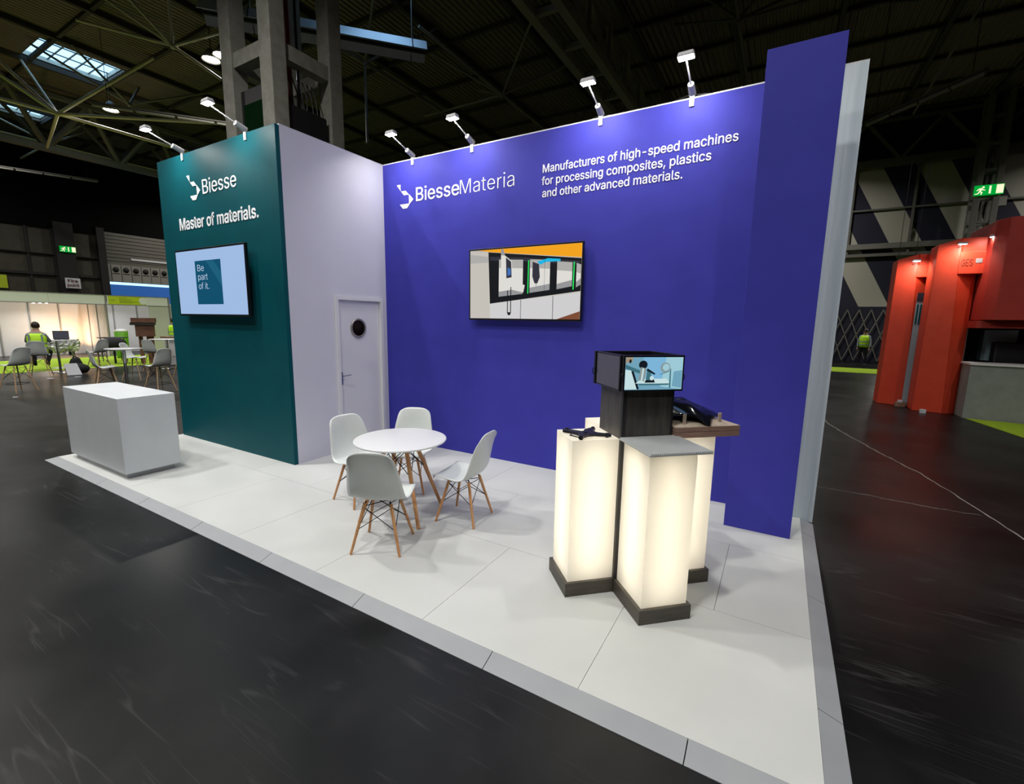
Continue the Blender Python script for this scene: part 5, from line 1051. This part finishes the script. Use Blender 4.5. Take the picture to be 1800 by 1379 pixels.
# foil wrapped stools
def foil_stool(x, y, lab, kind):
    t = thing('wrapped_stool', (x, y, FZ), lab, 'stool', 0, 'foil wrapped stools')
    q = MB(); q.lathe([(.22, 0), (.21, .02), (.04, .05)], 'foil', 24, c=(x, y, FZ)); q.build('foot_plate', t)
    q = MB(); q.tube((x, y, FZ + .04), (x, y, FZ + .62), .03, 'chrome', 12); q.build('post', t)
    q = MB(); random.seed(int(x * 10)); vs = []; n, k = 18, 8
    for j in range(k + 1):
        z = .55 + .42 * j / k; r0 = (.10 + .10 * math.sin(PI * (.15 + .55 * j / k))) * (1.1 if kind else 1.4)
        for i in range(n):
            a = 2 * PI * i / n; rr = r0 * (1 + .14 * random.uniform(-1, 1)); vs.append((x + rr * math.cos(a), y + rr * math.sin(a), FZ + z + .02 * random.uniform(-1, 1)))
    fs = [(j * n + i, j * n + (i + 1) % n, (j + 1) * n + (i + 1) % n, (j + 1) * n + i) for j in range(k) for i in range(n)] + [tuple(range(n))[::-1], tuple(range(k * n, (k + 1) * n))]
    q.add(vs, fs, 'foil'); q.build('wrapped_seat', t)
foil_stool(-16.3, .62, 'stool wrapped in crumpled silver foil right of the laptop', 0)
foil_stool(-16.9, 1.15, 'foil wrapped stool on a chrome pedestal next to the black bundle', 1)
b = MB(); b.ball((-16.9, 2.35, FZ + .75), .34, 'black_cloth', 16, 10, (1, 1.2, .8)); b.tube((-16.9, 2.35, FZ), (-16.9, 2.35, FZ + .5), .035, 'black_cloth', 10)
tag(b.build('black_bundle'), 'black cloth covered stool between the foil stool and the green bin', 'stool')
t = thing('folding_table', (-18, 3.4, FZ), 'thin dark table in front of the green bin', 'table')
q = MB(); q.box(-18.3, -17.7, 2.3, 3.1, FZ + .94, FZ + .97, 'blackplastic'); q.build('tabletop', t)
for x, y in ((-18.2, 2.4), (-17.8, 2.4), (-18.2, 3.0), (-17.8, 3.0)):
    q = MB(); q.tube((x, y, FZ), (x, y, FZ + .94), .015, 'blackplastic', 8); q.build('leg', t)
# bin
t = thing('litter_bin', (-19.6, 3.45, FZ), 'tall lime green cylindrical bin with a pale bag rim', 'bin')
q = MB(); q.lathe([(.20, 0), (.22, .05), (.24, 1.12), (.22, 1.14)], 'bin', 28, c=(-19.6, 3.55, FZ + .01)); q.build('bin_body', t)
q = MB(); q.lathe([(.225, 1.12), (.24, 1.17), (.14, 1.24), (.05, 1.21)], 'fascia', 20, c=(-19.6, 3.55, FZ + .01)); q.build('liner_rim', t)
# stacked wooden crates on a stand
t = thing('wooden_stand', (-16, 3.05, FZ), 'brown wooden stand with a wide top beside the green bin', 'stand')
ey = Vector((.45, .89, 0)); 
def zb(mb, w0, w1, d0, z0, z1, m):
    c = Vector((-16.0, 3.05, 0)); fx_ = Vector((-.89, .45, 0)); a = [c + ey * w0 - fx_ * d0, c + ey * w1 - fx_ * d0, c + ey * w1 + fx_ * d0, c + ey * w0 + fx_ * d0]
    mb.hexa([p + Vector((0, 0, z0)) for p in a] + [p + Vector((0, 0, z1)) for p in a], m)
q = MB(); zb(q, -.36, .36, .28, 1.55, 1.72, 'brownwood'); zb(q, -.40, .34, .25, 1.45, 1.55, 'darkwood'); q.build('crate_top', t)
q = MB(); zb(q, -.26, .30, .2, 1.02, 1.45, 'brownwood'); q.build('crate_body', t)
for a, c in ((-.20, -.08), (.04, .26)):
    q = MB(); zb(q, a, c, .06, FZ, 1.02, 'brownwood'); q.build('leg', t)
b = MB(); b.box(-15.2, -14.75, 3.3, 4.2, FZ + .01, FZ + 1.0, 'white'); tag(b.build('cabinet', bevel=.01), 'white cabinet under the far poseur table by the teal tower edge', 'cabinet')
b = MB(); b.box(-15.3, -14.7, 3.25, 4.25, FZ + 1.01, FZ + 1.08, 'cardboard'); tag(b.build('cardboard_sheet'), 'flat brown cardboard lying on the white cabinet', 'cardboard')
for i, (x, y, s) in enumerate(((-13.15, -.55, .12), (-13.0, .02, .10), (-9.6, -2.0, .06))):
    b = MB(); b.box(x, x + s, y, y + s * 1.3, FZ, FZ + .012, 'paper')
    tag(b.build('paper_scrap'), ['scrap of white paper under the seated person', 'small white scrap by the backpack', 'small white scrap on the floor at the left edge'][i], 'paper')

# ================================================================== PEOPLE
def person(loc, rz, joints, edges, radii, label, vest=True, lean=None, head=None, legs_mat='black_cloth', sub=2):
    """one continuous skinned body; joints in metres, +y is where the person faces"""
    t = thing('person', loc, label, 'person', rz)
    me = bpy.data.meshes.new('body'); bm = bmesh.new(); ly = bm.verts.layers.skin.verify()
    bv = [bm.verts.new(j) for j in joints]
    for a, c in edges: bm.edges.new((bv[a], bv[c]))
    for i, v in enumerate(bv): v[ly].radius = radii[i]; v[ly].use_root = (i == 0)
    bm.to_mesh(me); bm.free()
    o = bpy.data.objects.new('body', me); COL.objects.link(o)
    m = o.modifiers.new('skin', 'SKIN')
    s = o.modifiers.new('sub', 'SUBSURF'); s.levels = sub; s.render_levels = sub
    dg = bpy.context.evaluated_depsgraph_get(); me2 = bpy.data.meshes.new_from_object(o.evaluated_get(dg))
    bpy.data.objects.remove(o)
    for mm in ('greycloth', legs_mat, 'skin', 'blackplastic'): me2.materials.append(M[mm])
    return t, me2
def fin(t, me2, classify):
    for p in me2.polygons: p.material_index = classify(p.center); p.use_smooth = True
    o = bpy.data.objects.new('body', me2); COL.objects.link(o); o.parent = t; return o
def hand(parent, wrist, d, side):
    """palm, four curled fingers and a thumb"""
    q = MB(); w_ = Vector(wrist); d = Vector(d).normalized(); s = Vector(side).normalized(); n = d.cross(s)
    q.ball(w_ + d * .045, .042, 'skin', 10, 8, (1, 1, .6))
    for k, ln in enumerate((.062, .072, .067, .052)):
        b0 = w_ + d * .075 + s * (.027 - .018 * k); m1 = b0 + d * ln * .55 - n * .004; e = m1 + d * ln * .4 - Vector((0, 0, .018))
        q.tube(b0, m1, .0085, 'skin', 8); q.tube(m1, e, .008, 'skin', 8, r2=.0065); q.ball(m1, .0085, 'skin', 8, 6)
    b0 = w_ + d * .02 + s * .03; q.tube(b0, b0 + s * .028 + d * .035, .0105, 'skin', 8, r2=.009); q.tube(b0 + s * .028 + d * .035, b0 + s * .022 + d * .062, .009, 'skin', 8, r2=.007)
    q.build('hand', parent, False)
def head_parts(t, c, tilt=0):
    """face features and hair on the head centred at c, facing +y"""
    cx_, cy_, cz_ = c
    q = MB(); q.ball((cx_, cy_ - .012, cz_ + .022), .108, 'hair', 18, 12, (.86, 1.0, 1.04)); q.build('hair', t, False)
    q = MB(); q.ball((cx_, cy_ + .105, cz_ - .02), .018, 'skin', 8, 6, (.7, 1, 1.2))
    for s in (-1, 1): q.ball((cx_ + s * .085, cy_ + .0, cz_ - .015), .026, 'skin', 8, 6, (.4, .7, 1.2))
    q.build('ears_and_nose', t, False)
    q = MB()
    for s in (-1, 1): q.ball((cx_ + s * .034, cy_ + .092, cz_ + .005), .011, 'glass_dark', 8, 6)
    q.box(cx_ - .025, cx_ + .025, cy_ + .094, cy_ + .100, cz_ - .062, cz_ - .055, 'redtext'); q.build('eyes_and_mouth', t, False)
def vest(t, rings, pad=.0):
    """open loft around the torso: rings (z, cy, rx, ry)"""
    n = 28; vs = []
    for z, yc, rx, ry in rings:
        for i in range(n): a = 2 * PI * i / n; vs.append((rx * math.copysign(abs(math.cos(a)) ** .75, math.cos(a)), yc + ry * math.copysign(abs(math.sin(a)) ** .9, math.sin(a)), z + .004 * math.sin(i * 2.1 + z * 40)))
    fs = [(j * n + i, j * n + (i + 1) % n, (j + 1) * n + (i + 1) % n, (j + 1) * n + i) for j in range(len(rings) - 1) for i in range(n)]
    q = MB(); q.add(vs, fs, 'vest', True); o = q.build('hi_vis_vest', t, False); so = o.modifiers.new('s', 'SOLIDIFY'); so.thickness = .008
    return o
# --- seated on a bar stool, seen from behind
SH = .70
J = [(0, 0, SH + .09), (0, -.01, SH + .26), (0, .02, SH + .44), (0, .05, SH + .56), (0, .08, SH + .66), (0, .105, SH + .76), (0, .11, SH + .86),   # 0-6 pelvis..head
     (-.17, .04, SH + .53), (-.24, .14, SH + .33), (-.19, .38, SH + .37),     # 7-9 left arm
     (.17, .04, SH + .53), (.25, .16, SH + .34), (.20, .40, SH + .37),        # 10-12 right arm
     (-.10, .05, SH + .07), (-.16, .40, SH + .05), (-.14, .22, SH - .32), (-.14, .33, SH - .37),   # 13-16 left leg
     (.10, .05, SH + .07), (.20, .42, SH + .03), (.14, .18, SH - .30), (.15, .29, SH - .36)]
Ed = [(0, 1), (1, 2), (2, 3), (3, 4), (4, 5), (5, 6), (3, 7), (7, 8), (8, 9), (3, 10), (10, 11), (11, 12), (0, 13), (13, 14), (14, 15), (15, 16), (0, 17), (17, 18), (18, 19), (19, 20)]
Rd = [(.17, .13), (.155, .12), (.175, .125), (.14, .10), (.06, .06), (.085, .095), (.075, .085), (.07, .07), (.05, .05), (.032, .032), (.07, .07), (.05, .05), (.032, .032), (.095, .095), (.068, .068), (.048, .048), (.04, .035), (.095, .095), (.068, .068), (.048, .048), (.04, .035)]
t, me2 = person((-13.82, -.47, FZ), face(158), J, Ed, Rd, 'person in a lime hi-vis vest sitting with back turned at a laptop')
def cl(c):
    if c.z > SH + .60: return 2
    if c.z < SH - .30 and c.y > .2: return 3
    if c.z < SH + .12 and (c.y > .02 or c.z < SH + .04) and not (abs(c.x) > .16 and c.z > SH + .25): return 1
    return 0
fin(t, me2, cl)
head_parts(t, (0, .11, SH + .80))
hand(t, (-.19, .38, SH + .37), (.15, 1, -.05), (1, 0, 0)); hand(t, (.20, .40, SH + .37), (-.15, 1, -.05), (-1, 0, 0))
o = vest(t, [(SH + .00, 0, .225, .175), (SH + .14, -.01, .215, .165), (SH + .28, .0, .20, .155), (SH + .42, .02, .212, .158), (SH + .52, .04, .205, .145), (SH + .585, .055, .15, .115)])
q = MB(); n = 28
for z, yc, rx, ry, h in ((SH + .16, -.01, .222, .174, .05), (SH + .30, .005, .210, .168, .05)):
    vs = []
    for zz in (z - h / 2, z + h / 2):
        for i in range(n): a = 2 * PI * i / n; vs.append((rx * math.copysign(abs(math.cos(a)) ** .75, math.cos(a)), yc + ry * math.copysign(abs(math.sin(a)) ** .9, math.sin(a)), zz))
    q.add(vs, [(i, (i + 1) % n, n + (i + 1) % n, n + i) for i in range(n)], 'reflect', True)
for s in (-1, 1): q.box(s * .135 - .022, s * .135 + .022, -.135, -.128, SH + .30, SH + .55, 'reflect')
ob = q.build('reflective_tape', o, False)
# --- standing figure builder
def standing(loc, rz, label, vest_on=True):
    J = [(0, 0, .95), (0, 0, 1.12), (0, 0, 1.30), (0, 0, 1.42), (0, 0, 1.50), (0, .01, 1.60), (0, .01, 1.69),
         (-.17, 0, 1.40), (-.24, .02, 1.12), (-.23, .08, .88), (.17, 0, 1.40), (.24, .02, 1.12), (.23, .08, .88),
         (-.10, 0, .90), (-.12, .02, .50), (-.12, -.02, .09), (-.13, .13, .045), (.10, 0, .90), (.13, .02, .50), (.14, -.02, .09), (.15, .13, .045)]
    Rr = [(.16, .12), (.14, .11), (.16, .12), (.13, .10), (.055, .055), (.08, .09), (.07, .08), (.065, .065), (.048, .048), (.03, .03), (.065, .065), (.048, .048), (.03, .03),
          (.09, .09), (.06, .065), (.045, .045), (.04, .03), (.09, .09), (.06, .065), (.045, .045), (.04, .03)]
    t, m2 = person(loc, rz, J, Ed, Rr, label)
    fin(t, m2, lambda c: 2 if c.z > 1.48 else (3 if c.z < .09 else (1 if c.z < 1.0 and abs(c.x) < .215 else (2 if c.z < .90 and abs(c.x) > .2 else 0))))
    head_parts(t, (0, .01, 1.65))
    hand(t, (-.23, .08, .88), (0, .25, -1), (.3, 1, 0)); hand(t, (.23, .08, .88), (0, .25, -1), (-.3, 1, 0))
    o = vest(t, [(.90, 0, .205, .155), (1.10, 0, .19, .145), (1.28, 0, .20, .15), (1.38, 0, .195, .14), (1.455, 0, .13, .105)])
    q = MB(); n = 28
    for z, r1, r2 in ((1.02, .207, .158), (1.17, .202, .154)):
        vs = []
        for zz in (z - .025, z + .025):
            for i in range(n): a = 2 * PI * i / n; vs.append((r1 * math.copysign(abs(math.cos(a)) ** .75, math.cos(a)), r2 * math.copysign(abs(math.sin(a)) ** .9, math.sin(a)), zz))
        q.add(vs, [(i, (i + 1) % n, n + (i + 1) % n, n + i) for i in range(n)], 'reflect', True)
    q.build('reflective_tape', o, False)
    return t
standing((-17.6, 4.72, FZ), face(120), 'person in a hi-vis vest standing at the left edge of the teal tower')
standing((8.55, 22.2, FZ), face(250), 'person in a dull yellow vest and dark trousers far off by the striped wall')

# ================================================================== RIGHT BACKGROUND: red stand
def pylon(name, pts, z1, label, m='red'):
    t = thing(name, (pts[0][0], pts[0][1], FZ), label, 'stand pylon')
    q = MB(); q.prism(pts, FZ, z1, m); q.build('red_cladding', t, bevel=.01); return t
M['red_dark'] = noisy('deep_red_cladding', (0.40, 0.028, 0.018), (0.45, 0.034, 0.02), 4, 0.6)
# arch 1 (far), arch 2 (near): tapered pylons with lettered fascia
def arch(x0, x1, xin, xend, y, z1, zf0, zf1, label, words=None):
    t = thing('red_archway', ((x0 + xend) / 2, y, FZ), label, 'stand archway', 0, 'red archways')
    q = MB()
    q.hexa([(x0 - .02, y, FZ), (x1, y - .12, FZ), (x1, y + .55, FZ), (x0 - .02, y + .55, FZ), (x0, y, z1 - .1), (x1 - .12, y - .12, z1), (x1 - .12, y + .55, z1), (x0, y + .55, z1 - .1)], 'red'); q.build('pillar', t, bevel=.01)
    q = MB(); q.hexa([(x1, y - .12, FZ), (xin, y + .10, FZ), (xin, y + .55, FZ), (x1, y + .55, FZ), (x1 - .12, y - .12, z1), (xin - .02, y + .10, z1), (xin - .02, y + .55, z1), (x1 - .12, y + .55, z1)], 'red'); q.build('inner_pillar', t)
    q = MB(); q.box(x1 - .12, xend, y - .14, y + .4, zf0, zf1, 'red'); q.build('fascia', t, bevel=.01)
    q = MB(); q.box(x1 - .12, xend, y - .10, y + .4, zf1, z1, 'red'); q.build('header', t)
    if words: text('lettering', words[0], t, (0, y - .141, 0), WX, WZ, words[1], words[2], words[3], words[4], 'redtext', 0.0)
    return t
a1 = arch(7.33, 7.80, 7.98, 8.35, 9.2, 3.50, 2.98, 3.26, 'far red archway pillar beside the striped wall', ('CESS', 7.86, 8.25, 3.05, .10))
a2 = arch(7.86, 8.33, 8.58, 9.35, 8.45, 3.70, 2.96, 3.42, 'nearer red archway with a lettered lit fascia', ('GES', 8.24, 8.42, 3.12, .14))
text('lettering', 'ING', a2, (0, 8.45 - .141, 0), WX, WZ, 8.62, 8.84, 3.20, .14, 'redtext')
q = MB(); q.box(8.46, 8.56, 8.30, 8.309, 3.18, 3.27, 'grey'); q.build('small_label', a2)
# lit spots on the fascias
for i, (x, y, z, tt, lab) in enumerate(((8.16, 8.28, 3.55, a2, 'small glowing spotlight on the nearer red archway, left'), (8.62, 8.28, 3.66, a2, 'bright glowing spotlight on the nearer red archway, right'), (7.60, 9.0, 3.32, a1, 'small glowing spotlight on the far red archway'))):
    t = thing('red_stand_spotlight', (x, y, z), lab, 'spotlight', 0, 'spotlights on the red archways')
    q = MB(); q.tube((x, y + .16, z - .06), (x, y - .20, z), .012, 'lampgrey', 8); q.build('arm', t)
    q = MB(); q.box(x - .07, x + .07, y - .26, y - .18, z - .01, z + .03, 'lampgrey'); q.box(x - .06, x + .06, y - .25, y - .19, z - .014, z - .009, 'lens'); q.build('lamp_head', t)
    lamp_light('red_stand_light', (x, y - .22, z - .02), 10, (1, .9, .8), .1, (R(25), 0, 0), parent=t)
# blue lit locker banner between the pillars
t = thing('banner', (7.84, 9.0, FZ), 'narrow pale blue banner with a dark head between the red pillars', 'banner')
q = MB(); q.box(7.74, 7.94, 8.98, 9.0, FZ + .02, 2.62, 'blue_glass'); q.build('banner_print', t)
q = MB(); q.box(7.74, 7.94, 8.97, 8.98, 2.42, 2.62, 'navy'); q.build('banner_head', t)
q = MB()
for k in range(3): q.box(7.76 + k * .055, 7.79 + k * .055, 8.972, 8.98, 1.9, 2.36, 'teal')
q.build('banner_lines', t)
# big red canopy and bar
t = thing('bar_stand', (9.6, 7.9, FZ), 'red canopy over a grey bar counter with a white top at the right edge', 'bar')
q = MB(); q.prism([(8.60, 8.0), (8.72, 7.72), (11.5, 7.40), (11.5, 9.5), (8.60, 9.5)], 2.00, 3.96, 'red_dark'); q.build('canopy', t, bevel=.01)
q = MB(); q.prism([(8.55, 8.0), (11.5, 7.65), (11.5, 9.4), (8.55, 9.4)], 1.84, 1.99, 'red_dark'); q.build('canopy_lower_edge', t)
q = MB(); q.prism([(8.57, 7.98), (11.5, 7.62), (11.5, 8.2), (8.57, 8.5)], FZ, 1.08, 'bar_grey'); q.build('bar_front', t)
q = MB(); q.prism([(8.55, 7.95), (11.5, 7.58), (11.5, 8.25), (8.55, 8.55)], 1.08, 1.12, 'white'); q.build('bar_top', t)
q = MB(); q.box(8.57, 11.5, 9.38, 9.42, FZ, 1.9, 'navy'); q.box(8.56, 8.60, 8.6, 9.42, FZ, 1.9, 'bar_grey'); q.build('bar_back', t)
q = MB(); q.prism([(9.0, 9.1), (9.5, 9.0), (9.5, 9.35), (9.0, 9.35)], 1.13, 1.80, 'blue_glass'); tag(q.build('display_fridge'), 'pale blue lit fridge behind the grey bar', 'fridge')
b = MB(); b.box(9.1, 10.2, 8.75, 9.0, 1.0, 1.55, 'blackplastic'); tag(b.build('coffee_machine', bevel=.04), 'dark rounded machine behind the grey bar', 'machine')
b = MB(); b.prism([(8.60, 7.9), (8.95, 6.0), (11.5, 6.0), (11.5, 7.55)], FZ, FZ + .008, 'limecarpet'); tag(b.build('carpet'), 'lime carpet in front of the grey bar at the right edge', 'carpet')
b = MB(); b.prism([(2, 18), (7.9, 18), (7.9, 20.5), (2, 20.5)], FZ, FZ + .008, 'limecarpet'); b.prism([(7.9, 18), (12, 18), (12, 20.5), (7.9, 20.5)], FZ, FZ + .008, 'limecarpet'); tag(b.build('carpet'), 'strip of lime carpet far away before the striped wall', 'carpet')
t = thing('room_divider', (7.5, 9.9, FZ), 'pale pink white panel behind the far red pillar', 'panel')
q = MB(); q.box(7.42, 7.60, 9.85, 9.9, FZ, 2.25, 'white'); q.build('panel_sheet', t)
b = MB(); b.box(7.62, 7.80, 8.9, 9.0, FZ, FZ + .10, 'cardboard'); b.box(7.66, 7.74, 8.88, 8.99, FZ + .10, FZ + .15, 'paper'); tag(b.build('rubbish'), 'small heap of packaging at the foot of the far red pillar', 'rubbish')
b = MB(); b.box(7.92, 8.02, 8.12, 8.2, FZ, FZ + .08, 'paper'); tag(b.build('paper_cup'), 'small white cup at the foot of the nearer red pillar', 'cup')
b = MB(); b.ball((9.2, 16, FZ + .12), .16, 'white', 10, 8, (1.2, 1, .7)); tag(b.build('white_bundle'), 'white bundle on the dark floor beyond the pale end panel', 'bundle')
# extra small lamps on far wall
for i, x in enumerate((9.45, 10.05)):
    b = MB(); b.box(x - .14, x + .14, 22.6, 22.75, 2.62, 2.68, 'lens'); b.box(x - .16, x + .16, 22.6, 22.8, 2.68, 2.74, 'lampgrey'); b.tube((x, 22.7, 2.74), (x, 22.7, 12), .01, 'wire', 6)
    tag(b.build('far_lamp'), ['tiny lit lamp low before the striped wall, left one', 'tiny lit lamp low before the striped wall, right one'][i], 'lamp')

# pale joints in the hall floor on the right
def joint(name, pts, w0, w1):
    q = MB(); random.seed(3); P = []
    for a, c in zip(pts, pts[1:]):
        for k in range(14): P.append(Vector((a[0], a[1], 0)).lerp(Vector((c[0], c[1], 0)), k / 14))
    P.append(Vector((*pts[-1], 0))); vs = []
    for i, p in enumerate(P):
        d = (P[min(i + 1, len(P) - 1)] - P[max(i - 1, 0)]).normalized(); s = Vector((-d.y, d.x, 0)); w_ = (w0 + (w1 - w0) * i / len(P)) * (1 + .5 * random.uniform(-1, 1)); p = p + s * .012 * random.uniform(-1, 1)
        vs += [p - s * w_ + Vector((0, 0, FZ + .0015)), p + s * w_ + Vector((0, 0, FZ + .0015))]
    q.add(vs, [(2 * i, 2 * i + 1, 2 * i + 3, 2 * i + 2) for i in range(len(P) - 1)], 'crack'); struct(q, name)
joint('trim_3', [(5.95, 7.2), (6.06, 5.5), (6.5, 3.7), (6.86, 2.5), (7.18, .67), (7.5, -1.2)], .009, .006)
joint('trim_4', [(5.62, 1.27), (6.1, 1.25), (6.6, 1.18), (7.03, 1.19)], .005, .003)

# ================================================================== VIEW
vs_ = scene.view_settings; vs_.view_transform = 'Standard'; vs_.look = 'None'; vs_.gamma = 1; vs_.exposure = 0.0; vs_.use_curve_mapping = False
cy_ = scene.cycles; cy_.max_bounces = 8; cy_.diffuse_bounces = 4; cy_.glossy_bounces = 3; cy_.transmission_bounces = 4; cy_.sample_clamp_indirect = 4.0
cy_.use_denoising = True; cy_.caustics_reflective = False; cy_.caustics_refractive = False; cy_.use_light_tree = True
